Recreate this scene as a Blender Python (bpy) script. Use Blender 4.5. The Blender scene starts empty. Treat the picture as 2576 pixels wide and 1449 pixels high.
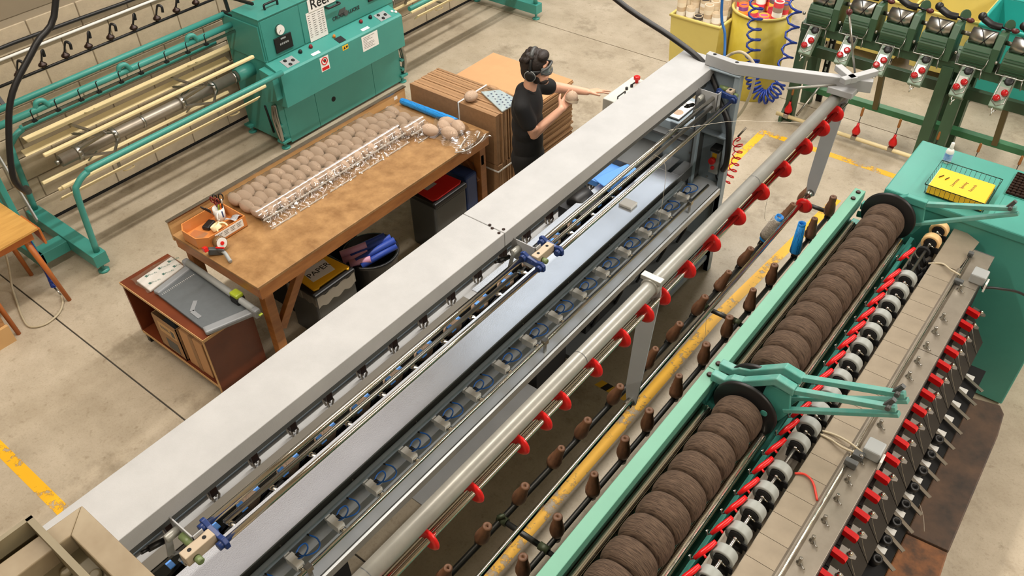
import bpy, bmesh, math, random
from mathutils import Vector, Matrix
random.seed(7)
sc = bpy.context.scene
COL = sc.collection
# ------------------------------------------------------------------ camera
cam = bpy.data.cameras.new('camera'); cam.sensor_fit = 'HORIZONTAL'; cam.sensor_width = 36.0
cam.lens = 2118.34 / 2576 * 36.0; cam.clip_start = 0.05
camo = bpy.data.objects.new('camera', cam); COL.objects.link(camo)
_r = (0.78498454, 0.61905595, -0.02385353); _u = (-0.39907657, 0.53474329, 0.74484059); _f = (-0.47385352, 0.57516897, -0.66681594)
camo.matrix_world = Matrix(((_r[0], _u[0], -_f[0], 0), (_r[1], _u[1], -_f[1], 0), (_r[2], _u[2], -_f[2], 4.6), (0, 0, 0, 1)))
sc.camera = camo
# ------------------------------------------------------------------ world, lights, exposure
w = bpy.data.worlds.new('world'); sc.world = w; w.use_nodes = True
w.node_tree.nodes['Background'].inputs[0].default_value = (0.9, 0.92, 1.0, 1)
w.node_tree.nodes['Background'].inputs[1].default_value = 0.075
def ceiling_or_fill(x, y, z, L, wd, power, col, upward=False):
    l = bpy.data.lights.new('ceiling_or_fill_area', 'AREA'); l.shape = 'RECTANGLE'; l.size = wd; l.size_y = L
    l.energy = power; l.color = col
    o = bpy.data.objects.new('ceiling_or_fill_light', l); COL.objects.link(o); o.location = (x, y, z)
    if upward: o.rotation_euler.x = math.pi
WARM = (1.0, 0.90, 0.78); NEU = (1.0, 0.95, 0.89); COOL = (0.80, 0.90, 1.0)
for (x, y, L, p, c) in (
    (-3.75, 0.0, 5.0, 310, WARM), (-3.75, 5.6, 5.0, 360, NEU), (-3.75, 10.9, 4.4, 300, NEU), (-3.75, 16.5, 6.0, 300, NEU),
    (4.4, 0.5, 5.0, 380, WARM), (4.4, 6.0, 5.0, 420, NEU), (4.4, 13.5, 9.0, 420, NEU)):
    ceiling_or_fill(x, y, 6.9, L, 0.20, p, c)
    ceiling_or_fill(x, y, 6.92, L, 0.20, p * .22, c, True)     # added upward lights that bounce fill off the ceiling
ceiling_or_fill(-6.2, 11.0, 7.35, 8.4, 2.4, 150, COOL)       # far rooflight over the left bay; near panel below added to brighten ceiling reflections
ceiling_or_fill(-6.2, 2.6, 7.35, 6.4, 2.2, 52, (1.0, .93, .92))
vs = sc.view_settings; vs.view_transform = 'Standard'; vs.look = 'None'; vs.exposure = -0.28; vs.gamma = 1.0
vs.use_curve_mapping = False
# ------------------------------------------------------------------ mesh builder
def V(*a): return Vector(a)
def frame(d):
    d = Vector(d).normalized()
    a = V(0, 0, 1) if abs(d.z) < .9 else V(1, 0, 0)
    s = d.cross(a).normalized(); return s, s.cross(d).normalized(), d
class MB:
    def __init__(s): s.v = []; s.f = []; s.sm = []
    def add(s, vs, fs, smooth=False):
        o = len(s.v); s.v += [Vector(p) for p in vs]
        for f in fs: s.f.append([i + o for i in f]); s.sm.append(smooth)
        return s
    def bx(s, x0, x1, y0, y1, z0, z1):
        return s.add([(x0,y0,z0),(x1,y0,z0),(x1,y1,z0),(x0,y1,z0),(x0,y0,z1),(x1,y0,z1),(x1,y1,z1),(x0,y1,z1)],
                     [(3,2,1,0),(4,5,6,7),(0,1,5,4),(1,2,6,5),(2,3,7,6),(3,0,4,7)])
    def ob(s, c, sz, M=None):
        x, y, z = [q / 2 for q in sz]; c = Vector(c)
        P = [V(a, b, d) for d in (-z, z) for (a, b) in ((-x,-y),(x,-y),(x,y),(-x,y))]
        if M is not None: P = [M @ p for p in P]
        return s.add([p + c for p in P], [(3,2,1,0),(4,5,6,7),(0,1,5,4),(1,2,6,5),(2,3,7,6),(3,0,4,7)])
    def bar(s, p, q, a, b):
        p = Vector(p); q = Vector(q); S, U, D = frame(q - p)
        P = []
        for c in (p, q):
            for (i, j) in ((-1,-1),(1,-1),(1,1),(-1,1)): P.append(c + S * (i * a / 2) + U * (j * b / 2))
        return s.add(P, [(0,1,2,3),(7,6,5,4),(1,0,4,5),(2,1,5,6),(3,2,6,7),(0,3,7,4)])
    def tube(s, p, q, r, n=12, r2=None, cap=True):
        return s.lathe([(r, 0), (r if r2 is None else r2, (Vector(q) - Vector(p)).length)], p, Vector(q) - Vector(p), n, cap)
    def lathe(s, prof, o, d=(0,0,1), n=16, cap=True, sx=1.0):
        S, U, D = frame(d); o = Vector(o); vs = []; fs = []
        for (r, h) in prof:
            for i in range(n):
                a = 2 * math.pi * i / n
                vs.append(o + D * h + S * (r * sx * math.cos(a)) + U * (r * math.sin(a)))
        m = len(prof)
        for j in range(m - 1):
            for i in range(n):
                k = (i + 1) % n; fs.append((j*n+i, j*n+k, (j+1)*n+k, (j+1)*n+i))
        s.add(vs, fs, True)
        if cap:
            b = len(s.v) - len(vs)
            s.f.append([b + i for i in reversed(range(n))]); s.sm.append(False)
            s.f.append([b + (m-1)*n + i for i in range(n)]); s.sm.append(False)
        return s
    def path(s, pts, r, n=8, closed=False, flat=None):
        pts = [Vector(p) for p in pts]; m = len(pts); vs = []; fs = []
        S = None
        for i, p in enumerate(pts):
            a = pts[i-1] if (i > 0 or closed) else p; b = pts[(i+1) % m] if (i < m-1 or closed) else p
            d = (b - a).normalized()
            if S is None: S = frame(d)[0]
            S = (S - d * S.dot(d)).normalized(); U = S.cross(d)
            rr = r[i] if isinstance(r, (list, tuple)) else r
            for k in range(n):
                t = 2 * math.pi * k / n
                vs.append(p + S * (rr * math.cos(t)) + U * (rr * math.sin(t) * (flat or 1)))
        for i in range(m if closed else m - 1):
            j = (i + 1) % m
            for k in range(n):
                l = (k + 1) % n; fs.append((i*n+k, i*n+l, j*n+l, j*n+k))
        s.add(vs, fs, True)
        if not closed:
            b = len(s.v) - len(vs)
            s.f.append([b + i for i in reversed(range(n))]); s.sm.append(False)
            s.f.append([b + (m-1)*n + i for i in range(n)]); s.sm.append(False)
        return s
    def prism(s, poly, ax, a0, a1, M=None):
        def P(u, w, t):
            p = V(t, u, w) if ax == 'x' else (V(u, t, w) if ax == 'y' else V(u, w, t))
            return M @ p if M is not None else p
        n = len(poly); vs = [P(u, w, a0) for u, w in poly] + [P(u, w, a1) for u, w in poly]
        fs = [tuple(range(n)), tuple(reversed(range(n, 2*n)))] + [((i+1) % n, i, n+i, n+(i+1) % n) for i in range(n)]
        return s.add(vs, fs)
    def sph(s, c, r, n=12, m=8, M=None):
        r = (r, r, r) if not isinstance(r, (tuple, list)) else r; c = Vector(c); vs = []; fs = []
        for j in range(1, m):
            t = math.pi * j / m
            for i in range(n):
                a = 2 * math.pi * i / n
                p = V(r[0]*math.sin(t)*math.cos(a), r[1]*math.sin(t)*math.sin(a), r[2]*math.cos(t))
                vs.append(c + (M @ p if M is not None else p))
        T = V(0,0,r[2]); B = V(0,0,-r[2])
        vs.append(c + (M @ T if M is not None else T)); vs.append(c + (M @ B if M is not None else B))
        for j in range(m - 2):
            for i in range(n):
                k = (i+1) % n; fs.append((j*n+i, (j+1)*n+i, (j+1)*n+k, j*n+k))
        t = (m-1)*n
        for i in range(n):
            k = (i+1) % n; fs.append((t, i, k)); fs.append((t+1, (m-2)*n+k, (m-2)*n+i))
        return s.add(vs, fs, True)
    def grid(s, fn, nu, nv, smooth=True, thick=0):
        vs = [Vector(fn(i/nu, j/nv)) for j in range(nv+1) for i in range(nu+1)]
        fs = [(j*(nu+1)+i, j*(nu+1)+i+1, (j+1)*(nu+1)+i+1, (j+1)*(nu+1)+i) for j in range(nv) for i in range(nu)]
        return s.add(vs, fs, smooth)
    def mesh(s, name, off=None, fix=True):
        me = bpy.data.meshes.new(name); o = off or V(0,0,0)
        me.from_pydata([tuple(p - o) for p in s.v], [], s.f)
        me.polygons.foreach_set('use_smooth', s.sm)
        if fix:
            bm = bmesh.new(); bm.from_mesh(me); bmesh.ops.recalc_face_normals(bm, faces=bm.faces); bm.to_mesh(me); bm.free()
        me.update(); return me
def wloc(o):
    p = V(0,0,0)
    while o: p = p + Vector(o.location); o = o.parent
    return p
def tag(o, label=None, cat=None, group=None, kind=None):
    if label: o['label'] = label
    if cat: o['category'] = cat
    if group: o['group'] = group
    if kind: o['kind'] = kind
    return o
def thing(name, loc, label, cat, group=None, rz=0):
    o = bpy.data.objects.new(name, None); o.empty_display_size = .1; COL.objects.link(o); o.location = loc; o.rotation_euler.z = rz
    return tag(o, label, cat, group)
def part(name, mb, mat, parent=None, bev=0, label=None, kind=None, local=False, solid=0):
    off = V(0,0,0) if (local or parent is None) else wloc(parent)
    me = mb.mesh(name, off); me.materials.append(mat)
    o = bpy.data.objects.new(name, me); COL.objects.link(o)
    if parent: o.parent = parent
    if solid:
        m = o.modifiers.new('solid', 'SOLIDIFY'); m.thickness = solid; m.offset = 0
    if bev:
        m = o.modifiers.new('bevel', 'BEVEL'); m.width = bev; m.segments = 2; m.limit_method = 'ANGLE'; m.angle_limit = math.radians(40)
    if label: o['label'] = label
    if kind: o['kind'] = kind
    return o
def split(name, mb, mat, parent, bev=0, local=False):
    """one object per loose piece of the builder"""
    n = len(mb.v); P = list(range(n))
    def find(a):
        while P[a] != a: P[a] = P[P[a]]; a = P[a]
        return a
    for f in mb.f:
        for k in f[1:]: P[find(k)] = find(f[0])
    G = {}
    for fi, f in enumerate(mb.f): G.setdefault(find(f[0]), []).append(fi)
    out = []
    for fs in G.values():
        q = MB(); mp = {}
        for fi in fs:
            ff = []
            for k in mb.f[fi]:
                if k not in mp: mp[k] = len(q.v); q.v.append(mb.v[k])
                ff.append(mp[k])
            q.f.append(ff); q.sm.append(mb.sm[fi])
        out.append(part(name, q, mat, parent, bev, local=local))
    return out
def solo(name, mb, mat, loc, label, cat, group=None, bev=0, kind=None, solid=0):
    me = mb.mesh(name, Vector(loc)); me.materials.append(mat)
    o = bpy.data.objects.new(name, me); COL.objects.link(o); o.location = loc
    if solid:
        m = o.modifiers.new('solid', 'SOLIDIFY'); m.thickness = solid; m.offset = 0
    if bev:
        m = o.modifiers.new('bevel', 'BEVEL'); m.width = bev; m.segments = 2; m.limit_method = 'ANGLE'; m.angle_limit = math.radians(40)
    return tag(o, label, cat, group, kind)
def copy_tree(o, parent=None):
    c = o.copy(); COL.objects.link(c); c.parent = parent
    for ch in list(o.children): copy_tree(ch, c)
    return c
def text(name, s, mat, parent, M, size, ext=0.0006, align='CENTER', bold=0):
    cu = bpy.data.curves.new(name, 'FONT'); cu.body = s; cu.size = size; cu.extrude = ext; cu.align_x = align; cu.align_y = 'CENTER'; cu.offset = bold
    t = bpy.data.objects.new(name, cu); COL.objects.link(t)
    dg = bpy.context.evaluated_depsgraph_get(); me = bpy.data.meshes.new_from_object(t.evaluated_get(dg))
    bpy.data.objects.remove(t)
    me.transform(M); me.materials.clear(); me.materials.append(mat)
    if parent: me.transform(Matrix.Translation(-wloc(parent)))
    o = bpy.data.objects.new(name, me); COL.objects.link(o); o.parent = parent
    return o
def basis(o, ex, ey):
    ex = Vector(ex).normalized(); ey = Vector(ey).normalized(); ez = ex.cross(ey)
    return Matrix(((ex.x, ey.x, ez.x, o[0]), (ex.y, ey.y, ez.y, o[1]), (ex.z, ey.z, ez.z, o[2]), (0,0,0,1)))
# ------------------------------------------------------------------ materials
def lin(c):
    f = lambda u: u/12.92 if u <= .04045 else ((u+.055)/1.055)**2.4
    return (f(c[0]/255), f(c[1]/255), f(c[2]/255), 1)
def mat(name, rgb, rough=.5, metal=0, var=.0, vscale=6, rgb2=None, bump=0, bscale=60, spec=.5, coat=0, stretch=None, detail=4):
    m = bpy.data.materials.new(name); m.use_nodes = True; nt = m.node_tree; b = nt.nodes['Principled BSDF']
    b.inputs['Roughness'].default_value = rough; b.inputs['Metallic'].default_value = metal
    b.inputs['Specular IOR Level'].default_value = spec; b.inputs['Coat Weight'].default_value = coat
    c = lin(rgb); b.inputs['Base Color'].default_value = c
    tc = None
    def vec(sc_):
        nonlocal tc
        if tc is None: tc = nt.nodes.new('ShaderNodeTexCoord')
        mp = nt.nodes.new('ShaderNodeMapping'); nt.links.new(tc.outputs['Object'], mp.inputs['Vector'])
        st = stretch or (1, 1, 1); mp.inputs['Scale'].default_value = [sc_ * q for q in st]
        return mp.outputs['Vector']
    if var or rgb2:
        n = nt.nodes.new('ShaderNodeTexNoise'); n.inputs['Scale'].default_value = 1; n.inputs['Detail'].default_value = detail
        n.inputs['Roughness'].default_value = .62; nt.links.new(vec(vscale), n.inputs['Vector'])
        r = nt.nodes.new('ShaderNodeValToRGB'); r.color_ramp.elements[0].position = .32; r.color_ramp.elements[1].position = .68
        if rgb2: c1 = c; c2 = lin(rgb2)
        else:
            c1 = [q * (1 - var) for q in c[:3]] + [1]; c2 = [min(1, q * (1 + var)) for q in c[:3]] + [1]
        r.color_ramp.elements[0].color = c1; r.color_ramp.elements[1].color = c2
        nt.links.new(n.outputs['Fac'], r.inputs['Fac']); nt.links.new(r.outputs['Color'], b.inputs['Base Color'])
    if bump:
        n2 = nt.nodes.new('ShaderNodeTexNoise'); n2.inputs['Scale'].default_value = 1; n2.inputs['Detail'].default_value = 3
        nt.links.new(vec(bscale), n2.inputs['Vector'])
        bp = nt.nodes.new('ShaderNodeBump'); bp.inputs['Strength'].default_value = bump; bp.inputs['Distance'].default_value = .004
        nt.links.new(n2.outputs['Fac'], bp.inputs['Height']); nt.links.new(bp.outputs['Normal'], b.inputs['Normal'])
    return m
M = {}
M['deck2'] = mat('lower_deck_steel', (204, 210, 216), .3, .25, .04, 5)
M['beam'] = mat('painted_grey_steel', (170, 171, 172), .34, 0, .06, 5, bump=.15, bscale=220)
M['greyblue'] = mat('greyblue_steel', (136, 150, 160), .4, 0, .05, 4)
M['deck'] = mat('pale_deck_steel', (196, 200, 206), .24, .75, .04, 5, bump=.08, bscale=160)
M['dkgrey'] = mat('dark_grey_steel', (74, 76, 76), .45, 0, .1, 5)
M['darkrefl_ledge'] = mat('dark_reflection_ledge_steel', (92, 88, 80), .5, .2, .06, 5)  # near half of the guide ledge: its dark reflection put into the colour
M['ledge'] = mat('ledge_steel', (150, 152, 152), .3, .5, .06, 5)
M['black'] = mat('black_plastic', (20, 20, 21), .45)
M['blacksoft'] = mat('matt_black', (14, 14, 15), .8)
M['chrome'] = mat('chrome', (225, 222, 212), .13, 1)
M['steel'] = mat('brushed_steel', (170, 168, 162), .3, 1, .08, 20)
M['dullsteel'] = mat('dull_steel', (154, 146, 134), .38, .7, .12, 7)
M['bluepl'] = mat('blue_plastic', (28, 52, 108), .4)
M['ltblue'] = mat('light_blue_plastic', (88, 148, 226), .4)
M['hose_blue'] = mat('blue_air_hose', (38, 108, 200), .3)
M['hose_navy'] = mat('navy_coil_hose', (20, 52, 140), .28)
M['red'] = mat('red_plastic', (206, 24, 24), .32)
M['redpaint'] = mat('red_lever_plastic', (214, 20, 24), .28)
M['pipe'] = mat('worn_grey_pipe', (158, 158, 152), .33, .25, .08, 8)
M['armgrey'] = mat('grey_arm_paint', (160, 162, 164), .42, 0, .04, 5)
M['teal'] = mat('turquoise_paint', (72, 148, 136), .38, 0, .05, 3)
M['tealdk'] = mat('turquoise_reel_paint', (62, 142, 132), .36, 0, .05, 3)
M['tealworn'] = mat('worn_turquoise_paint', (74, 152, 140), .45, 0, 0, 14, rgb2=(112, 164, 154))
M['green'] = mat('winder_green_paint', (56, 86, 62), .42, 0, .08, 4)
M['cream'] = mat('cream_bar_paint', (226, 208, 160), .35, 0, .05, 5)
M['creamgirder'] = mat('cream_girder_paint', (154, 140, 114), .55, 0, 0, 9, rgb2=(128, 110, 82))
M['girderin'] = mat('girder_web_paint', (128, 118, 92), .55, 0, .12, 6)
M['ironpeg'] = mat('dark_iron_rod', (58, 58, 56), .4, .6, .1, 12)
M['wood_peg'] = mat('turned_wood', (122, 84, 58), .55, 0, 0, 30, rgb2=(86, 56, 38), stretch=(1,1,.25))
M['yarn_brown'] = None
M['concrete'] = None
M['whitepl'] = mat('white_plastic', (226, 226, 222), .4)
M['paper'] = mat('paper', (232, 230, 226), .7)
M['ink'] = mat('ink', (34, 34, 36), .6)
M['greypl'] = mat('grey_plastic', (152, 156, 156), .4)
M['greywheel'] = mat('grey_wheel_rubber', (150, 154, 150), .5, 0, .06, 20)
M['bronze'] = mat('dark_bronze', (44, 26, 18), .35, .4)
M['cardboard'] = mat('cardboard', (160, 124, 88), .75, 0, .06, 9, bump=.2, bscale=150)
M['cardtop'] = mat('kraft_sheet', (194, 148, 104), .75, 0, .04, 5)
M['card_dk'] = mat('cardboard_edge', (146, 112, 78), .8, 0, .1, 30, stretch=(1, 8, 1))
M['benchtop'] = mat('worn_hardboard', (168, 130, 84), .5, 0, 0, 9, rgb2=(128, 92, 52), bump=.05, bscale=30, detail=10)
M['pine'] = mat('varnished_pine', (170, 112, 58), .42, 0, 0, 5, rgb2=(142, 88, 42), stretch=(1, 1, 4))
M['ply'] = mat('plywood_light', (196, 156, 104), .5, 0, .06, 4)
M['mahog'] = mat('mahogany_board', (112, 52, 24), .4, 0, 0, 4, rgb2=(92, 40, 18))
M['yellowbin'] = mat('yellow_polythene', (214, 197, 112), .42, 0, .04, 3)
M['yellowdrum'] = mat('yellow_drum', (190, 168, 46), .4, 0, 0, 3, rgb2=(204, 186, 82))
M['skin'] = mat('skin', (224, 170, 142), .5, 0, .04, 20)
M['shirt'] = mat('black_cotton', (18, 18, 20), .85, 0, .1, 12)
M['hair'] = mat('dark_hair', (34, 24, 20), .6, 0, .3, 40, bump=.8, bscale=60)
def yarn_mat(name, a, b, scale=120, stretch=(1, .12, 1), ang=0.0, bstr=.9):
    m = mat(name, a, .9, 0); nt = m.node_tree; bs = nt.nodes['Principled BSDF']
    bs.inputs['Specular IOR Level'].default_value = .15
    tc = nt.nodes.new('ShaderNodeTexCoord'); mp = nt.nodes.new('ShaderNodeMapping')
    mp.inputs['Rotation'].default_value = (ang, 0, ang); mp.inputs['Scale'].default_value = [scale * q for q in stretch]
    nt.links.new(tc.outputs['Object'], mp.inputs['Vector'])
    n = nt.nodes.new('ShaderNodeTexNoise'); n.inputs['Scale'].default_value = 1; n.inputs['Detail'].default_value = 3
    nt.links.new(mp.outputs['Vector'], n.inputs['Vector'])
    r = nt.nodes.new('ShaderNodeValToRGB'); r.color_ramp.elements[0].position = .3; r.color_ramp.elements[1].position = .7
    r.color_ramp.elements[0].color = lin(b); r.color_ramp.elements[1].color = lin(a)
    nt.links.new(n.outputs['Fac'], r.inputs['Fac']); nt.links.new(r.outputs['Color'], bs.inputs['Base Color'])
    bp = nt.nodes.new('ShaderNodeBump'); bp.inputs['Strength'].default_value = bstr; bp.inputs['Distance'].default_value = .003
    nt.links.new(n.outputs['Fac'], bp.inputs['Height']); nt.links.new(bp.outputs['Normal'], bs.inputs['Normal'])
    return m
M['yarn_brown'] = yarn_mat('dark_brown_yarn', (106, 88, 74), (52, 42, 35), 330, (.07, 1, .07), .10)
def ball_mat(name, a, b):
    m = mat(name, a, .92); nt = m.node_tree; bs = nt.nodes['Principled BSDF']; bs.inputs['Specular IOR Level'].default_value = .1
    tc = nt.nodes.new('ShaderNodeTexCoord'); outs = []
    for rot in ((.3, .5, .9), (-.5, .4, -.7), (.2, -1.0, .2)):
        mp = nt.nodes.new('ShaderNodeMapping'); mp.inputs['Rotation'].default_value = rot; nt.links.new(tc.outputs['Object'], mp.inputs['Vector'])
        wv = nt.nodes.new('ShaderNodeTexWave'); wv.inputs['Scale'].default_value = 95; wv.inputs['Distortion'].default_value = 1.2; wv.inputs['Detail'].default_value = 1
        nt.links.new(mp.outputs['Vector'], wv.inputs['Vector']); outs.append(wv.outputs['Fac'])
    vo = nt.nodes.new('ShaderNodeTexNoise'); vo.inputs['Scale'].default_value = 14; nt.links.new(tc.outputs['Object'], vo.inputs['Vector'])
    def mix(f, x, y):
        n = nt.nodes.new('ShaderNodeMix'); n.inputs[0].default_value = .5
        if f is not None: nt.links.new(f, n.inputs[0])
        nt.links.new(x, n.inputs[2]); nt.links.new(y, n.inputs[3]); return n.outputs[0]
    st = nt.nodes.new('ShaderNodeValToRGB'); st.color_ramp.elements[0].position = .47; st.color_ramp.elements[1].position = .53; nt.links.new(vo.outputs['Fac'], st.inputs['Fac'])
    h = mix(st.outputs['Color'], outs[0], outs[1]); h = mix(None, h, outs[2])
    r = nt.nodes.new('ShaderNodeValToRGB'); r.color_ramp.elements[0].position = .12; r.color_ramp.elements[1].position = .6
    r.color_ramp.elements[0].color = lin(b); r.color_ramp.elements[1].color = lin(a)
    nt.links.new(h, r.inputs['Fac']); nt.links.new(r.outputs['Color'], bs.inputs['Base Color'])
    bp = nt.nodes.new('ShaderNodeBump'); bp.inputs['Strength'].default_value = .8; bp.inputs['Distance'].default_value = .004
    nt.links.new(h, bp.inputs['Height']); nt.links.new(bp.outputs['Normal'], bs.inputs['Normal']); return m
M['yarn_beige'] = ball_mat('beige_yarn', (222, 196, 172), (160, 132, 112))
M['yarn_grey'] = yarn_mat('grey_yarn', (190, 180, 166), (130, 122, 110), 220, (.3, .3, 1), .15)
def film_mat():
    m = bpy.data.materials.new('clear_film'); m.use_nodes = True; nt = m.node_tree; nt.nodes.clear()
    o = nt.nodes.new('ShaderNodeOutputMaterial'); mx = nt.nodes.new('ShaderNodeMixShader'); t = nt.nodes.new('ShaderNodeBsdfTransparent')
    g = nt.nodes.new('ShaderNodeBsdfGlossy'); g.inputs['Roughness'].default_value = .12; g.inputs['Color'].default_value = (1, 1, 1, 1)
    lw = nt.nodes.new('ShaderNodeLayerWeight'); lw.inputs['Blend'].default_value = .35
    mr = nt.nodes.new('ShaderNodeMapRange'); mr.inputs['To Min'].default_value = .12; mr.inputs['To Max'].default_value = .7
    nt.links.new(lw.outputs['Facing'], mr.inputs['Value']); nt.links.new(mr.outputs['Result'], mx.inputs['Fac'])
    t.inputs['Color'].default_value = (.97, .97, .97, 1)
    nt.links.new(t.outputs[0], mx.inputs[1]); nt.links.new(g.outputs[0], mx.inputs[2]); nt.links.new(mx.outputs[0], o.inputs['Surface'])
    return m
M['film'] = film_mat()
def concrete_mat():
    m = mat('concrete_floor', (176, 160, 134), .55); nt = m.node_tree; b = nt.nodes['Principled BSDF']
    tc = nt.nodes.new('ShaderNodeTexCoord'); geo = nt.nodes.new('ShaderNodeNewGeometry')
    def noise(s, det, rg=.6):
        n = nt.nodes.new('ShaderNodeTexNoise'); n.inputs['Scale'].default_value = s; n.inputs['Detail'].default_value = det; n.inputs['Roughness'].default_value = rg
        nt.links.new(geo.outputs['Position'], n.inputs['Vector']); return n.outputs['Fac']
    def ramp(f, p0, c0, p1, c1):
        r = nt.nodes.new('ShaderNodeValToRGB'); r.color_ramp.elements[0].position = p0; r.color_ramp.elements[0].color = c0
        r.color_ramp.elements[1].position = p1; r.color_ramp.elements[1].color = c1; nt.links.new(f, r.inputs['Fac']); return r.outputs['Color']
    base = ramp(noise(2.2, 8, .65), .3, lin((160, 147, 126)), .72, lin((192, 180, 160)))
    def mul(a, bc):
        x = nt.nodes.new('ShaderNodeMix'); x.data_type = 'RGBA'; x.blend_type = 'MULTIPLY'; x.inputs[0].default_value = 1
        nt.links.new(a, x.inputs[6]); nt.links.new(bc, x.inputs[7]); return x.outputs[2]
    s1 = ramp(noise(1.3, 6, .7), .26, (.42, .39, .33, 1), .45, (1, 1, 1, 1))
    s2 = ramp(noise(14, 4, .7), .26, (.72, .69, .64, 1), .42, (1, 1, 1, 1))
    s3 = ramp(noise(60, 3, .8), .30, (.86, .84, .8, 1), .5, (1, 1, 1, 1))
    c = mul(mul(mul(base, s1), s2), s3); nt.links.new(c, b.inputs['Base Color'])
    bp = nt.nodes.new('ShaderNodeBump'); bp.inputs['Strength'].default_value = .12; bp.inputs['Distance'].default_value = .01
    nt.links.new(noise(25, 5), bp.inputs['Height']); nt.links.new(bp.outputs['Normal'], b.inputs['Normal'])
    r = ramp(noise(3, 4), .3, (.42, .42, .42, 1), .7, (.62, .62, .62, 1)); nt.links.new(r, b.inputs['Roughness'])
    return m
M['concrete'] = concrete_mat()
def worn_yellow():
    m = mat('worn_yellow_paint', (236, 178, 28), .5); nt = m.node_tree; b = nt.nodes['Principled BSDF']; out = nt.nodes['Material Output']
    geo = nt.nodes.new('ShaderNodeNewGeometry'); n = nt.nodes.new('ShaderNodeTexNoise'); n.inputs['Scale'].default_value = 16; n.inputs['Detail'].default_value = 6
    n.inputs['Roughness'].default_value = .7
    nt.links.new(geo.outputs['Position'], n.inputs['Vector'])
    n2 = nt.nodes.new('ShaderNodeTexNoise'); n2.inputs['Scale'].default_value = 2.2; n2.inputs['Detail'].default_value = 2
    nt.links.new(geo.outputs['Position'], n2.inputs['Vector'])
    ad = nt.nodes.new('ShaderNodeMath'); ad.operation = 'ADD'; nt.links.new(n.outputs['Fac'], ad.inputs[0]); nt.links.new(n2.outputs['Fac'], ad.inputs[1])
    r = nt.nodes.new('ShaderNodeValToRGB'); r.color_ramp.elements[0].position = .42; r.color_ramp.elements[1].position = .47
    hf = nt.nodes.new('ShaderNodeMath'); hf.operation = 'MULTIPLY'; hf.inputs[1].default_value = .5
    nt.links.new(ad.outputs[0], hf.inputs[0]); nt.links.new(hf.outputs[0], r.inputs['Fac'])
    mx = nt.nodes.new('ShaderNodeMixShader'); t = nt.nodes.new('ShaderNodeBsdfTransparent')
    nt.links.new(r.outputs['Color'], mx.inputs['Fac']); nt.links.new(t.outputs[0], mx.inputs[1]); nt.links.new(b.outputs[0], mx.inputs[2])
    nt.links.new(mx.outputs[0], out.inputs['Surface'])
    return m
M['yline'] = worn_yellow()
# ------------------------------------------------------------------ the setting
def struct(name, mb, m, bev=0, loc=(0,0,0)):
    o = solo(name, mb, m, loc, None, None, None, bev, 'structure'); return o
fl = bpy.data.objects.new('floor', MB().bx(-12, 7, -4, 20, -.2, -.02).mesh('floor')); COL.objects.link(fl)
fl.data.materials.append(M['dkgrey']); tag(fl, 'bare concrete workshop floor cast in large slabs', 'floor', kind='structure')
XS = [-12, -7.83, -1.215, 5.4, 7.0]; YS = [-4, 1.49, 8.12, 14.75, 20]
for i in range(4):
    for j in range(4):
        g = .006
        part('slab', MB().bx(XS[i]+g, XS[i+1]-g, YS[j]+g, YS[j+1]-g, -.05, 0), M['concrete'], fl)
def line(n, x0, x1, y0, y1, label):
    o = solo('trim_%d' % n, MB().bx(x0, x1, y0, y1, -.002, .0012), M['yline'], (0,0,0), label, 'floor marking', None, 0, 'structure')
o = solo('trim_1', MB().prism([(-1.845, .6), (-1.76, .6), (-1.735, 4.6), (-1.60, 6.7), (-1.68, 6.7), (-1.82, 4.6)], 'z', -.002, .0012), M['yline'], (0,0,0), 'long worn yellow floor line between the two long machines', 'floor marking', None, 0, 'structure')
line(2, -2.65, -1.25, 7.33, 7.41, 'worn yellow floor line ahead of the red bulb rod')
line(3, -2.73, -2.65, 6.2, 7.41, 'yellow floor line beside the machine end panel')
line(4, -5.6, -4.05, 0.52, 0.60, 'worn yellow floor line at the lower left beside the cream girder')
# block wall on the left
wl = bpy.data.objects.new('wall_left', MB().bx(-7.6, -7.262, -4, 8.4, 0, 8).mesh('wall_left')); COL.objects.link(wl)
M['mortar'] = mat('mortar', (150, 138, 118), .9); M['block'] = mat('painted_block', (176, 162, 138), .8, 0, .08, 9, bump=.5, bscale=60)
M['upperwall'] = mat('upper_wall_paint', (132, 120, 100), .8, 0, .05, 3)
wl.data.materials.append(M['mortar']); tag(wl, 'painted concrete block wall behind the reeling machine', 'wall', kind='structure')
bmesh0 = MB().bx(0, .018, .005, .435, .005, .210).mesh('block'); bmesh0.materials.append(M['block'])
for r in range(8):
    y = -.2 - (.22 if r % 2 else 0)
    while y < 8.2:
        o = bpy.data.objects.new('block', bmesh0); COL.objects.link(o); o.parent = wl; o.location = (-7.268, y, .02 + r*.215)
        md = o.modifiers.new('bevel', 'BEVEL'); md.width = .004; md.segments = 1
        y += .44
part('upper_render', MB().bx(-7.27, -7.255, -4, 8.4, 1.80, 8), M['upperwall'], wl)
part('skirt_gap', MB().bx(-7.262, -7.246, -4, 8.4, 0, .02), M['blacksoft'], wl)
struct('wall_back', MB().bx(-12, 7.2, 20, 20.2, 0, 8), M['upperwall']); tag(bpy.data.objects['wall_back'], 'far wall of the workshop behind the bins', 'wall')
struct('trim_5', MB().bx(-3.2, 7, 11.3, 11.6, 0, .42).bx(-3.2, 7, 11.25, 11.6, .42, .5), M['greypl']); tag(bpy.data.objects['trim_5'], 'pale grey low ledge standing behind the tub trolleys', 'ledge')
struct('wall_right', MB().bx(7, 7.2, -4, 20.2, 0, 8), M['upperwall']); tag(bpy.data.objects['wall_right'], 'right-hand wall of the workshop outside the view', 'wall')
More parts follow.
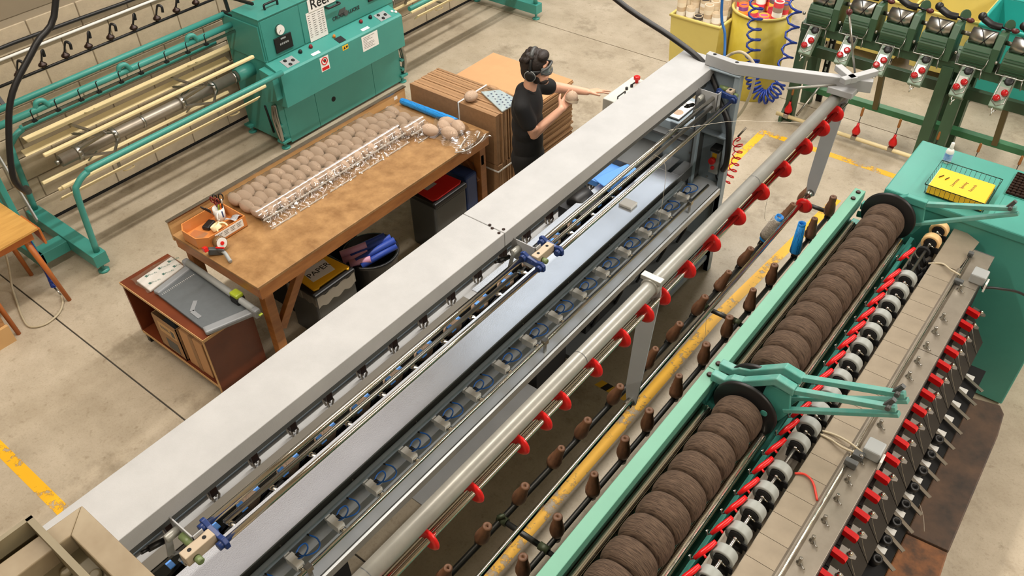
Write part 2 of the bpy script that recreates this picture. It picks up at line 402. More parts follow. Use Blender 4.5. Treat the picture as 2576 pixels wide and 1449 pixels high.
struct('wall_far_left', MB().bx(-12.2, -12, 8.4, 20.2, 0, 8).bx(-12, -7.6, 8.2, 8.4, 0, 8), M['upperwall']); tag(bpy.data.objects['wall_far_left'], 'recessed side wall beyond the reeling machine', 'wall')
struct('wall_front', MB().bx(-7.6, 7.2, -4.2, -4, 0, 8), M['upperwall']); tag(bpy.data.objects['wall_front'], 'wall behind the camera', 'wall')
struct('ceiling', MB().bx(-12.2, 7.2, -4.2, 20.2, 7.4, 7.5), mat('ceiling_sheet', (222, 220, 214), .8)); tag(bpy.data.objects['ceiling'], 'pale profiled ceiling high above the workshop', 'ceiling')
hz = bpy.data.objects.new('trim_7', None); COL.objects.link(hz); hz.location = (-2.05, 3.5, 0); tag(hz, 'scrap of yellow and black hazard tape on the floor under the pipe', 'floor marking', kind='structure')
hzm = [mat('hazard_yellow', (230, 180, 40), .5), mat('hazard_black', (24, 22, 20), .5)]
for k in range(5):
    part('tape_stripe', MB().prism([(-2.14 + k*.05, 3.50), (-2.09 + k*.05, 3.50), (-2.07 + k*.05, 3.57), (-2.12 + k*.05, 3.57)], 'z', .0005, .0015), hzm[k % 2], hz)
# ------------------------------------------------------------------ central ball winding machine
m = thing('ball_winding_machine', (-2.45, 2.4, 0), 'long grey steel ball winding machine with covered beam, chrome rods and pale deck', 'machine')
CM = m
def cover(y0, y1):
    return MB().prism([(-2.618, 1.60), (-2.618, 1.77), (-2.32, 1.77), (-2.32, 1.676), (-2.334, 1.676), (-2.334, 1.757), (-2.604, 1.757), (-2.604, 1.60)], 'y', y0, y1)
part('beam_cover', cover(-.3, 2.766), M['beam'], m, .004); part('beam_cover', cover(2.77, 5.26), M['beam'], m, .004)
part('beam_spine', MB().bx(-2.60, -2.36, -.3, 5.14, 1.60, 1.66), M['dkgrey'], m)
rv = MB()
for (x, y) in ((-2.43, 2.775), (-2.40, 2.76), (-2.345, 2.79), (-2.345, 2.75)): rv.lathe([(.009, 0), (.009, .004), (.004, .006)], (x, y, 1.77), (0,0,1), 8)
split('rivet', rv, M['bronze'], m)
# far end panel with flanges
part('end_panel', MB().bx(-2.42, -2.10, 5.15, 5.165, .0, 1.772).bx(-2.14, -2.098, 5.10, 5.165, 0, 1.772).bx(-2.34, -2.10, 5.09, 5.165, 1.76, 1.772), M['greyblue'], m, .003)
part('inner_panel', MB().bx(-2.95, -2.31, 5.02, 5.035, .84, 1.30).bx(-2.33, -2.305, 4.99, 5.035, .84, 1.35).bx(-2.42, -2.10, 5.09, 5.15, 1.255, 1.27), M['greyblue'], m, .003)
part('panel_fold', MB().bx(-2.345, -2.325, 5.0, 5.15, .84, 1.4).bx(-2.95, -2.36, 4.94, 5.02, 1.22, 1.235), M['dkgrey'], m)
bl = MB()
for p in ((-2.20, 5.148, 1.36), (-2.25, 5.148, .86), (-2.38, 5.018, 1.2), (-2.36, 5.018, .95), (-2.36, 5.018, 1.1)): bl.lathe([(.008, 0), (.008, .006)], p, (0,-1,0), 8)
split('panel_bolt', bl, M['steel'], m)
# upper deck with slot near the far end
dk = MB().bx(-2.55, -2.31, -.3, 4.80, 1.018, 1.03).bx(-2.55, -2.425, 4.80, 5.0, 1.018, 1.03).bx(-2.385, -2.31, 4.80, 5.0, 1.018, 1.03)
part('deck', dk, M['deck'], m, .002)
part('deck_front', MB().bx(-2.322, -2.31, -.3, 5.0, .93, 1.018).bx(-2.55, -2.54, -.3, 5.0, .95, 1.018), M['dkgrey'], m)
sc_ = MB()
for i in range(10): sc_.lathe([(.006, 0), (.006, .004)], (-2.31, .5 + i*.48, .985), (1,0,0), 8)
split('deck_screw', sc_, M['steel'], m)
# lower deck
part('lower_deck', MB().bx(-2.56, -2.115, -.3, 5.15, .828, .84), M['deck2'], m, .002)
part('front_lip', MB().prism([(-2.12, .84), (-2.112, .84), (-2.102, .832), (-2.102, .78), (-2.12, .78)], 'y', -.3, 5.12), M['ledge'], m)
part('sensor_rail', MB().bx(-2.296, -2.268, -.3, 4.80, .985, .995).bx(-2.296, -2.288, -.3, 4.80, .93, .985), M['greyblue'], m, .002)
part('inner_wall', MB().bx(-2.56, -2.55, -.3, 5.1, .3, 1.0), M['blacksoft'], m)
# chrome delivery rod
part('delivery_rod', MB().tube((-2.143, -.3, .93), (-2.143, 4.95, .93), .012, 14), M['chrome'], m)
for y in (1.0, 2.9, 4.68):
    part('rod_bracket', MB().bx(-2.16, -2.126, y-.018, y+.018, .915, .95).bx(-2.15, -2.137, y-.012, y+.012, .84, .92), M['steel'], m, .002)
# sensors with looped air lines
sp = MB().bx(-.002, .085, -.022, .022, -.05, 0).bx(-.03, 0, -.016, .016, -.04, -.012)
sensor0 = None
for i in range(16):
    y = .985 + (i-1)*.2666
    if i == 0: y = .72
    if sensor0 is None:
        s0 = part('sensor', sp, M['whitepl'], m, .0015, local=True)
        part('sensor_eye', MB().lathe([(.016, 0), (.018, .004), (.018, .03), (.013, .034)], (.085, -.002, -.026), (1,0,0), 12), M['chrome'], s0, local=True)
        hs = MB(); c = V(.03, .03, .005)
        L1 = [V(.05, .01, -.005), V(.07, .04, .012), V(.06, .075, .022), V(.03, .085, .02), V(.015, .06, .01), V(.02, .03, -.002)]
        L2 = [V(.03, .02, -.004), V(.075, .05, .004), V(.10, .09, .012), V(.09, .125, .016), V(.05, .14, .014), V(.01, .135, .005), V(-.01, .13, 0)]
        def smooth(P, n=5):
            out = []
            for k in range(len(P)-1):
                a, b = P[max(k-1, 0)], P[k]; c_, d = P[k+1], P[min(k+2, len(P)-1)]
                for t in range(n):
                    u = t/n; out.append(.5*((2*b) + (c_-a)*u + (2*a-5*b+4*c_-d)*u*u + (3*b-a-3*c_+d)*u**3))
            out.append(P[-1]); return out
        hs.path(smooth(L1), .0042, 6).path(smooth(L2), .0042, 6)
        split('air_line', hs, M['hose_blue'], s0, local=True)
        split('connector', MB().ob((.04, .028, -.006), (.03, .02, .016)).tube((-.012, .13, 0), (.004, .132, .003), .005, 8), M['black'], s0, local=True)
        sensor0 = s0; s0.location = V(-2.266, y, .945) - wloc(m)
    else:
        s = copy_tree(sensor0, m); s.location = V(-2.266, y, .945) - wloc(m)
# winding zone behind: back shelf, flyers, balls
part('back_shelf', MB().bx(-2.93, -2.79, -.3, 5.0, .86, .875), M['beam'], m); part('back_panel', MB().bx(-2.93, -2.915, -.3, 5.0, .875, 1.0), M['greyblue'], m)
part('rear_wall', MB().bx(-2.99, -2.96, -.3, 5.1, .4, 1.05), M['greyblue'], m)
fm = MB().bx(-.024, .024, -.022, .022, .05, .19)
fy0 = None
for i in range(19):
    y = .98 + (i-1)*.2662
    if fy0 is None:
        f0 = part('flyer', fm, M['bronze'], m, .004, local=True)
        pr = MB()
        for dx, dy in ((-.014, -.014), (.014, -.014), (-.012, .014), (.014, .014)): pr.path([(dx, dy, .07), (dx*1.5, dy*1.5, .04), (dx*.9, dy*.9, 0)], .007, 6)
        split('prong', pr, M['dullsteel'], f0, local=True)
        fy0 = f0; f0.location = V(-2.855, .98-.2662, .89) - wloc(m)
    elif y < 4.6:
        f = copy_tree(fy0, m); f.location = V(-2.855, y, .89) - wloc(m)
bb0 = None
for i in range(19):
    y = .98 + (i-1)*.2662 - .06
    if y > 4.5: break
    if bb0 is None:
        b0 = part('winding_spindle', MB().lathe([(.02, 0), (.02, .06), (.012, .07), (.012, .12)], (0,0,0), (1, .1, .25), 10), M['chrome'], m, local=True)
        split('blue_clip', MB().ob((.03, .09, .05), (.05, .035, .02)).ob((-.03, -.05, .0), (.06, .03, .012)), M['ltblue'], b0, local=True)
        part('spindle_arm', MB().bar((.0, -.1, -.05), (.02, .05, .02), .02, .02), M['black'], b0, local=True)
        part('wound_yarn', MB().sph((-.02, .15, -.02), (.05, .07, .045), 12, 8), M['yarn_beige'], b0, local=True)
        bb0 = b0; b0.location = V(-2.67, y, .93) - wloc(m)
    else:
        b = copy_tree(bb0, m); b.location = V(-2.67, y, .93) - wloc(m)
part('winding_tray', MB().bx(-2.80, -2.56, -.3, 5.0, .70, .71), M['blacksoft'], m)
part('guide_ledge', MB().bx(-2.72, -2.648, -.3, 2.82, 1.04, 1.05).bx(-2.652, -2.648, -.3, 2.82, 1.02, 1.05), M['darkrefl_ledge'], m, .002)
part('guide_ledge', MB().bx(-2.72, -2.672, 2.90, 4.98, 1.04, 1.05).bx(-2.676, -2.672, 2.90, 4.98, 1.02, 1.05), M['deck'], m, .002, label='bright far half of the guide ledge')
# yarn guide rods on blue yokes
def rods(y0, y1):
    part('upper_rod', MB().tube((-2.20, y0, 1.65), (-2.20, y1, 1.65), .0155, 16), M['chrome'], m)
    part('lower_rod', MB().tube((-2.09, y0, 1.63), (-2.09, y1, 1.63), .0135, 16), M['chrome'], m)
    part('guide_tube', MB().tube((-2.20, y0+.06, 1.58), (-2.20, y1-.08, 1.58), .0125, 14), M['steel'], m)
rods(.69, 2.79); rods(2.96, 5.03)
def yoke(y, tilt=0):
    o = part('yoke', MB().prism([(-2.225, 1.63), (-2.225, 1.672), (-2.205, 1.682), (-2.175, 1.665), (-2.115, 1.655), (-2.085, 1.662), (-2.064, 1.645), (-2.064, 1.61), (-2.09, 1.60), (-2.13, 1.622), (-2.18, 1.62), (-2.205, 1.618)], 'y', y-.011, y+.011), M['bluepl'], m, .004)
    split('collar', MB().lathe([(.0205, 0), (.0205, .036)], (-2.20, y-.03, 1.65), (0,1,0), 14).lathe([(.0185, 0), (.0185, .036)], (-2.09, y-.03, 1.63), (0,1,0), 14).lathe([(.007, -.014), (.007, .016)], (-2.145, y, 1.643), (0,1,0), 8), M['bluepl'], o)
for y in (.68, 2.79, 2.96, 5.03): yoke(y)
M['block_tan'] = mat('cast_block', (176, 160, 138), .5); M['knobgreen'] = mat('olive_plastic', (104, 120, 78), .4)
for y0, y1 in ((2.80, 2.95), (.53, .67), (5.04, 5.10)):
    o = part('yoke_block', MB().bx(-2.165, -2.118, y0, y1, 1.615, 1.672), M['block_tan'], m, .004)
    split('socket', MB().lathe([(.009, 0), (.009, .0015)], (-2.142, y0+.035, 1.6715), (0,0,1), 10).lathe([(.009, 0), (.009, .0015)], (-2.142, y1-.035, 1.6715), (0,0,1), 10), M['blacksoft'], o)
    split('clamp_knob', MB().lathe([(.016, 0), (.016, .03), (.012, .034)], (-2.118, y0+.04, 1.635), (1,0,0), 12).lathe([(.018, 0), (.018, .07)], (-2.165, y0+.06, 1.65), (-1,0,0), 12), M['knobgreen'], o)
for y in (.60, 2.84, 4.93):
    o = part('hanger_bracket', MB().prism([(-2.334, 1.69), (-2.334, 1.55), (-2.20, 1.53), (-2.165, 1.56), (-2.165, 1.69)], 'y', y, y+.006).bx(-2.171, -2.165, y, y+.05, 1.56, 1.69), M['armgrey'], m, .001)
    part('pivot_boss', MB().lathe([(.02, 0), (.02, .055), (.016, .06)], (-2.28, y, 1.64), (0,-1,0), 14), M['pipe'], o)
    part('pivot_lever', MB().bar((-2.28, y-.045, 1.65), (-2.31, y-.06, 1.50), .03, .008).bar((-2.31, y-.06, 1.50), (-2.33, y-.03, 1.46), .03, .008), M['armgrey'], o)
    part('adjuster', MB().tube((-2.33, y-.12, 1.60), (-2.33, y-.03, 1.57), .014, 10).tube((-2.33, y-.15, 1.61), (-2.33, y-.12, 1.60), .008, 8), M['black'], o)
# supports below
for (y0, y1) in ((3.02, 3.36), (3.60, 4.0), (.9, 1.3)):
    part('pedestal', MB().bx(-2.72, -2.30, y0, y1, 0, .82), M['blacksoft'], m, .004)
part('front_leg', MB().bx(-2.14, -2.10, 5.10, 5.15, .0, .78), M['greyblue'], m)
part('foot_rail', MB().bx(-2.62, -2.14, 5.09, 5.13, .08, .14).bx(-2.16, -2.12, 4.40, 5.12, .12, .16), M['greyblue'], m)
split('rear_leg', MB().bx(-2.99, -2.94, 5.06, 5.12, 0, .86).bx(-2.99, -2.94, .1, .16, 0, .86).bx(-2.99, -2.94, 2.6, 2.66, 0, .86), M['dkgrey'], m)
part('cable_tray', MB().bx(-2.50, -2.22, 3.36, 5.08, .30, .34), M['dkgrey'], m)
cb = MB()
for k in range(5):
    y = 3.5 + k*.3; cb.path(smooth([V(-2.2, y, .80), V(-2.18, y+.05, .66), V(-2.24, y+.12, .5), V(-2.3, y+.18, .36)]), .012, 6)
split('hanging_cable', cb, M['black'], m)
split('air_valve', MB().bx(-2.2, -2.14, 3.86, 3.95, .70, .78).lathe([(.018, 0), (.018, .06)], (-2.16, 4.35, .78), (0,0,-1), 10), M['greypl'], m, .004)
# isolator box on the end panel
o = part('isolator_box', MB().bx(-2.222, -2.148, 5.085, 5.15, .945, 1.16), M['greypl'], m, .006)
part('stop_button', MB().lathe([(.014, 0), (.014, .02), (.027, .022), (.027, .045), (.02, .052)], (-2.188, 5.085, 1.075), (0,-1,0), 16), M['red'], o)
part('reset_button', MB().lathe([(.015, 0), (.015, .012), (.011, .016)], (-2.188, 5.085, 1.00), (0,-1,0), 14), M['red'], o)
M['yel'] = mat('yellow_label', (238, 190, 40), .5)
part('warning_plate', MB().bx(-2.206, -2.17, 5.083, 5.086, 1.085, 1.125), M['yel'], o)
part('box_hood', MB().bx(-2.222, -2.148, 5.06, 5.15, 1.145, 1.175), M['black'], o, .006)
part('box_cable', MB().path(smooth([V(-2.17, 5.12, .95), V(-2.165, 5.125, .9), V(-2.14, 5.13, .84), V(-2.13, 5.13, .70)]), .006, 6), M['black'], o)
# gear and drive at the far end
part('drive_belt', MB().bx(-2.86, -2.62, 4.35, 4.62, 1.0, 1.05).bar((-2.70, 4.30, 1.09), (-2.60, 4.62, 1.09), .12, .01), M['ltblue'], m, .01, label='blue drive cover')
part('drive_motor', MB().lathe([(.06, 0), (.08, .02), (.08, .16), (.05, .18)], (-2.74, 4.05, 1.0), (0,1,0), 16).bx(-2.84, -2.64, 4.0, 4.3, .9, 1.0), M['black'], m)
part('drive_cover', MB().bx(-2.93, -2.60, 4.62, 5.0, 1.0, 1.10), M['dkgrey'], m, .006)
# small clutter that belongs to it
part('lower_tray', MB().bx(-2.62, -2.27, 1.86, 3.0, .30, .312), M['beam'], m)
solo('label_block', MB().bx(-2.475, -2.37, 4.22, 4.31, 1.0305, 1.052), M['whitepl'], (-2.42, 4.26, 1.0305), 'small flat white box lying on the pale machine deck', 'box', None, .006)
pb = thing('sample_card', (-2.65, 5.4, 1.2), 'white instruction card with beige yarn photo beyond the covered beam', 'card')
part('card', MB().bx(-2.70, -2.595, 5.245, 5.54, 1.195, 1.2), M['paper'], pb)
part('card_backing', MB().bx(-2.705, -2.59, 5.235, 5.55, 1.185, 1.195).bx(-2.66, -2.64, 5.3, 5.34, .9, 1.185), M['black'], pb)
part('photo', MB().lathe([(.042, 0), (.042, .001)], (-2.65, 5.33, 1.2), (0,0,1), 16), M['yarn_beige'], pb)
part('photo_text', MB().bx(-2.69, -2.61, 5.44, 5.445, 1.2, 1.2008).bx(-2.69, -2.62, 5.46, 5.465, 1.2, 1.2008).bx(-2.69, -2.63, 5.48, 5.485, 1.2, 1.2008), M['ink'], pb)
part('end_cabinet', MB().bx(-2.99, -2.47, 5.04, 5.62, 0, 1.184), M['greyblue'], m, .006)
solo('green_pad', MB().bx(-2.74, -2.60, 5.07, 5.18, 1.1845, 1.196), mat('green_card', (58, 150, 108), .7), (-2.67, 5.12, 1.1845), 'green card lying below the white instruction card', 'card')
# ------------------------------------------------------------------ overhead guide frame with red discs
g = thing('yarn_guide_frame', (-1.5, 3.0, 0), 'grey pipe frame carrying chrome rods and red guide discs in front of the long machine', 'guide frame')
part('support_arm', MB().prism([(-2.385, 5.115), (-2.14, 5.095), (-1.30, 5.385), (-1.315, 5.435), (-2.15, 5.15), (-2.385, 5.17)], 'z', 1.773, 1.856), M['armgrey'], g, .004)
split('arm_hole', MB().lathe([(.013, 0), (.013, .0015)], (-2.33, 5.142, 1.8555), (0,0,1), 14).lathe([(.013, 0), (.013, .0015)], (-2.15, 5.122, 1.8555), (0,0,1), 14), M['blacksoft'], g)
split('clamp_block', MB().bar((-1.56, 5.42, 1.872), (-1.40, 5.30, 1.872), .05, .04).bar((-1.33, 5.50, 1.872), (-1.46, 5.25, 1.872), .05, .04).bx(-1.55, -1.38, 5.27, 5.44, 1.75, 1.795), M['armgrey'], g, .004)
M['maroon'] = mat('maroon_ball', (84, 34, 34), .4)
o = part('lever', MB().tube((-1.43, 5.40, 1.86), (-1.569, 5.40, 2.255), .007, 10), M['steel'], g)
part('lever_knob', MB().sph((-1.57, 5.40, 2.262), .021, 14, 10), M['maroon'], o)
part('stay_rod', MB().tube((-1.76, 5.10, 1.79), (-1.49, 5.34, 1.80), .009, 10), M['pipe'], g)
part('main_pipe', MB().tube((-1.495, .15, 1.70), (-1.495, 5.43, 1.70), .0405, 24), M['pipe'], g)
pc = MB()
for y in (.9, 2.3, 4.1, 5.30): pc.lathe([(.0412, 0), (.0412, .004)], (-1.495, y, 1.70), (0,1,0), 24, False)
split('pipe_joint', pc, M['dkgrey'], g)
split('guide_rod', MB().tube((-1.446, .15, 1.632), (-1.446, 5.44, 1.632), .0125, 16).tube((-1.474, .15, 1.612), (-1.474, 5.44, 1.612), .0125, 16), M['chrome'], g)
dm = MB().lathe([(.014, -.010), (.042, -.013), (.058, -.007), (.062, .0), (.058, .006), (.014, .006)], (0,0,0), (0,1,0), 24).mesh('guide_disc'); dm.materials.append(M['red'])
for i, y in enumerate((1.191, 1.469, 1.78, 1.948, 2.095, 2.352, 2.602, 2.823, 2.985, 3.252, 3.532, 3.835, 4.143, 4.445, 4.764, 5.037, 5.267, .92)):
    o = bpy.data.objects.new('guide_disc', dm); COL.objects.link(o); o.parent = g; o.location = V(-1.458, y, 1.624) - wloc(g)
def hang(y, xt, xb, zb):
    t = .006
    P = [(xt-.045, 1.745), (xt+.045, 1.745), (xt+.055, 1.66), (xb+.045, zb+.10), (xb+.032, zb-.02), (xb+.012, zb-.035), (xb-.012, zb-.035), (xb-.032, zb-.015), (xb-.045, zb+.1), (xt-.055, 1.66)]
    o = part('hanger_plate', MB().prism(P, 'y', y-t, y+t), M['armgrey'], g, .002)
    part('hanger_clamp', MB().lathe([(.052, 0), (.052, .045)], (xt, y-.035, 1.70), (0,1,0), 20).bx(xt-.06, xt+.06, y-.03, y+.012, 1.735, 1.762), M['pipe'], o, .003)
    part('rod_socket', MB().lathe([(.026, 0), (.026, .05)], (xb, y-.055, zb), (0,1,0), 16), M['steel'], o)
hang(5.42, -1.49, -1.525, .86); hang(2.955, -1.495, -1.545, .755)
part('lower_rod', MB().tube((-1.565, .15, .66), (-1.522, 5.41, .86), .017, 14), M['chrome'], g)
o = bpy.data.objects.new('guide_disc', dm); COL.objects.link(o); o.parent = g; o.location = V(-1.50, 5.25, .845) - wloc(g)
part('end_post', MB().bx(-1.53, -1.47, .12, .18, 0, 1.68), M['armgrey'], g)
# ------------------------------------------------------------------ peg creel with wooden cones
c = thing('cone_creel', (-1.58, 3.6, 0), 'iron creel with two rows of turned wooden cone pegs beside the yellow floor line', 'creel')
ZR = .55
def xl(y): return -1.752 + (y - 1.2) * .0215
def xr(y): return -1.438 + (y - 1.2) * .0065
part('creel_rod', MB().tube((xl(.6), .6, ZR), (xl(5.72), 5.72, ZR), .019, 12), M['ironpeg'], c)
part('creel_rod', MB().tube((xr(.6), .6, ZR), (xr(5.72), 5.72, ZR), .017, 12), M['ironpeg'], c)
M['iron_green'] = mat('olive_iron_fitting', (66, 74, 52), .5, .3, .15, 20)
for y in (1.95, 4.13, 5.68):
    o = part('cross_bar', MB().tube((xl(y), y, ZR+.01), (xr(y), y, ZR+.01), .017, 12), M['ironpeg'], c)
    split('cross_fitting', MB().lathe([(.026, 0), (.026, .06)], (xl(y)-.02, y, ZR+.01), (1,0,0), 10).lathe([(.024, 0), (.024, .06)], (xr(y)-.04, y, ZR+.01), (1,0,0), 10).tube((xl(y)-.01, y-.02, ZR+.04), (xl(y)+.02, y+.01, ZR+.05), .014, 8), M['iron_green'], o)
    part('creel_bracket', MB().tube((xr(y), y, ZR), (-1.0925, y, ZR), .015, 10), M['ironpeg'], c)
PA = [(.016, -.03), (.018, 0), (.034, .012), (.041, .04), (.041, .062), (.036, .09), (.031, .115), (.027, .122), (.027, .172), (.024, .178), (.006, .178), (.006, .15)]
PB = [(.016, -.03), (.02, 0), (.042, .01), (.043, .045), (.037, .05), (.036, .085), (.031, .09), (.029, .125), (.0265, .13), (.0235, .175), (.021, .18), (.006, .18), (.006, .15)]
pA = MB().lathe(PA, (0,0,0), (0,0,1), 18).mesh('cone_peg'); pB = MB().lathe(PB, (0,0,0), (0,0,1), 18).mesh('cone_peg')
ft = MB().lathe([(.024, -.045), (.026, -.01), (.02, .0)], (0,0,0), (0,0,1), 10).tube((.0, -.03, -.02), (.0, .034, -.02), .009, 8).mesh('peg_holder'); ft.materials.append(M['ironpeg'])
for q in (pA, pB): q.materials.append(M['wood_peg'])
YL = [1.48, 1.782, 2.097, 2.427, 2.683, 3.023, 3.419, 3.716, 4.043, 4.371, 4.695, 5.051, 5.378, 5.69]
YR = [1.765, 2.062, 2.402, 2.714, 2.975, 3.318, 3.66, 3.972, 4.308, 4.636, 5.05, 5.308, 5.654]
for row, (ys, fx, tilt) in enumerate(((YL, xl, .30), (YR, xr, .02))):
    for i, y in enumerate(ys):
        y2 = y * (4.6 - .64) / (4.6 - .62)
        o = bpy.data.objects.new('cone_peg', pB if (i * 7 + row) % 3 == 0 else pA); COL.objects.link(o); o.parent = c
        o.location = V(fx(y2), y2, ZR + .022) - wloc(c); o.rotation_euler = (-.05 if row == 0 else 0, tilt, (i * 1.7) % .2)
        h = bpy.data.objects.new('peg_holder', ft); COL.objects.link(h); h.parent = o
# yarn cone and empty tube on pegs
yc = thing('yarn_cone', (xl(5.0) + .01, 5.02, ZR + .05), 'grey yarn wound on a blue cone, pushed over a peg of the left creel row', 'yarn cone')
yc.rotation_euler = (-.05, .30, 0)
part('yarn_package', MB().lathe([(.05, .03), (.052, .06), (.044, .22), (.036, .225)], (0,0,0), (0,0,1), 24), M['yarn_grey'], yc, local=True)
part('cone_tube', MB().lathe([(.038, 0), (.03, .25), (.026, .25), (.034, .0)], (0,0,0), (0,0,1), 24, False), mat('blue_cone_plastic', (30, 132, 210), .4), yc, local=True)
M['bluecone'] = bpy.data.materials['blue_cone_plastic']
def perf():
    mm = mat('perforated_blue_plastic', (30, 130, 208), .4); nt = mm.node_tree; b = nt.nodes['Principled BSDF']
    tc = nt.nodes.new('ShaderNodeTexCoord'); vo = nt.nodes.new('ShaderNodeTexVoronoi'); vo.inputs['Scale'].default_value = 95
    vo.inputs['Randomness'].default_value = .15
    nt.links.new(tc.outputs['Object'], vo.inputs['Vector']); r = nt.nodes.new('ShaderNodeValToRGB')
    r.color_ramp.elements[0].position = .28; r.color_ramp.elements[0].color = lin((10, 60, 120)); r.color_ramp.elements[1].position = .38; r.color_ramp.elements[1].color = lin((34, 140, 216))
    nt.links.new(vo.outputs['Distance'], r.inputs['Fac']); nt.links.new(r.outputs['Color'], b.inputs['Base Color']); return mm
M['perf'] = perf()
et = thing('empty_cone', (xr(5.0), 5.01, ZR + .06), 'empty blue perforated cone standing on a peg beside the turquoise rail', 'cone')
part('cone_shell', MB().lathe([(.040, 0), (.027, .26), (.023, .26), (.036, .0)], (0,0,0), (0,0,1), 28, False), M['perf'], et, local=True)
part('cone_rim', MB().lathe([(.028, .235), (.028, .262), (.023, .262), (.023, .235)], (0,0,0), (0,0,1), 28, False), M['bluecone'], et, local=True)
# ------------------------------------------------------------------ turquoise winding machine on the right
t = thing('cheese_winding_machine', (-.6, 3.2, 0), 'turquoise cheese winding machine with grey tension wheels and red levers along its front', 'machine')
RM = t
part('gear_cabinet', MB().bx(-.945, .22, 5.03, 5.74, .02, 1.34).bx(-.955, .23, 5.02, 5.75, 1.30, 1.36), M['teal'], t, .01)
part('cabinet_foot', MB().bx(-.90, .18, 5.07, 5.70, 0, .02), M['blacksoft'], t)
gr = part('air_grille', MB().bx(-.325, .02, 5.40, 5.69, 1.36, 1.366), M['teal'], t)
gs = MB()
for i in range(12): gs.bx(-.32 + i*.028, -.30 + i*.028, 5.405, 5.685, 1.366, 1.374)
for i in range(9): gs.bx(-.32, .015, 5.41 + i*.034, 5.416 + i*.034, 1.37, 1.378)
split('grille_bar', gs, M['bronze'], gr)
part('grille_hole', MB().bx(-.32, .015, 5.405, 5.685, 1.3662, 1.368), M['blacksoft'], gr)
part('body', MB().bx(-1.09, -.74, -.2, 5.02, .10, 1.06).bx(-1.09, -.60, -.2, 4.98, .12, 1.03), M['teal'], t, .006)
part('body_ledge', MB().prism([(-.70, 1.03), (-.70, 1.10), (-.675, 1.10), (-.64, 1.04), (-.64, 1.03)], 'y', -.2, 4.98), M['teal'], t)
split('body_foot', MB().bx(-1.0, -.66, 0.2, .6, 0, .1).bx(-1.0, -.66, 2.6, 3.0, 0, .1).bx(-1.0, -.66, 4.4, 4.8, 0, .1), M['blacksoft'], t)
M['rail_warmlit'] = mat('warm_lit_turquoise_rail', (98, 158, 134), .42, 0, .04, 4)  # turquoise made paler: warm light on the rail put into the colour
for (y0, y1) in ((-.2, 2.932), (2.936, 4.93)):
    o = part('top_rail', MB().bx(-1.113, -1.043, y0, y1, 1.285, 1.35), M['rail_warmlit'], t, .003)
    part('rail_web', MB().bx(-1.113, -1.09, y0, y1, .95, 1.285).bx(-1.06, -1.05, y0, y1, 1.23, 1.285), M['teal'], o)
rb = MB()
for p in ((-1.078, 2.98), (-1.078, 2.885), (-1.078, 4.885), (-1.078, 4.80)): rb.lathe([(.015, 0), (.016, .004), (.012, .012)], (p[0], p[1], 1.35), (0,0,1), 14)
split('rail_bolt', rb, M['bronze'], t)
def flute(cx, cz, r, y0, y1, n, dep):
    P = []
    for i in range(n):
        for k, rr in ((0, r), (.5, r), (.55, r-dep), (.95, r-dep)):
            a = 2*math.pi*(i+k)/n; P.append((cx + rr*math.cos(a), cz + rr*math.sin(a)))
    return MB().prism(P, 'y', y0, y1)
for (y0, y1) in ((-.2, 2.80), (3.0, 4.74)):
    part('fluted_roller', flute(-1.028, 1.185, .044, y0, y1, 18, .006), M['chrome'], t)
    part('fluted_roller', flute(-.722, 1.21, .026, y0, y1, 14, .005), M['chrome'], t)
    part('trough', MB().bx(-1.05, -.95, y0, y1, 1.10, 1.11).bx(-.96, -.955, y0, y1, 1.1, 1.17), M['blacksoft'], t)
    part('cheese_shaft', MB().tube((-.84, y0+.01, 1.32), (-.84, y1+.03, 1.32), .02, 12), M['steel'], t)
CX, CZ, CR = -.84, 1.32, .118
fl_ = [(.02, -.012), (.160, -.012), (.168, -.006), (.168, .006), (.160, .012), (.02, .012)]
for y in (4.79, 2.965, 2.815): part('end_flange', MB().lathe(fl_, (CX, y, CZ), (0,1,0), 40), M['black'], t)
# brown yarn cheeses
hw = .0665
prof = [(.03, -hw), (CR-.03, -hw), (CR-.012, -hw+.006), (CR-.003, -hw+.018), (CR+.003, -hw+.04), (CR+.004, 0), (CR+.003, hw-.04), (CR-.003, hw-.018), (CR-.012, hw-.006), (CR-.03, hw), (.03, hw)]
cm = MB().lathe(prof, (0,0,0), (0,1,0), 48).mesh('yarn_cheese'); cm.materials.append(M['yarn_brown'])
ORD = ['first', 'second', 'third', 'fourth', 'fifth', 'sixth', 'seventh', 'eighth', 'ninth', 'tenth', 'eleventh', 'twelfth', 'thirteenth', 'fourteenth', 'fifteenth', 'sixteenth', 'seventeenth', 'eighteenth', 'nineteenth', 'twentieth', 'twenty-first', 'twenty-second']
for i in range(12):
    o = bpy.data.objects.new('yarn_cheese', cm); COL.objects.link(o); o.location = (CX, 4.70 - i*.1405, CZ); o.rotation_euler = (0, i*.8, 0)
    tag(o, 'dark brown yarn cheese, %s from the far black flange on the upper shaft' % ORD[i], 'yarn cheese', 'brown yarn cheeses in a row')
for i in range(11):
    o = bpy.data.objects.new('yarn_cheese', cm); COL.objects.link(o); o.location = (CX, 2.725 - i*.1405, CZ); o.rotation_euler = (0, i*.7, 0)
    tag(o, 'dark brown yarn cheese, %s from the middle arms on the lower shaft' % ORD[i], 'yarn cheese', 'brown yarn cheeses in a row')
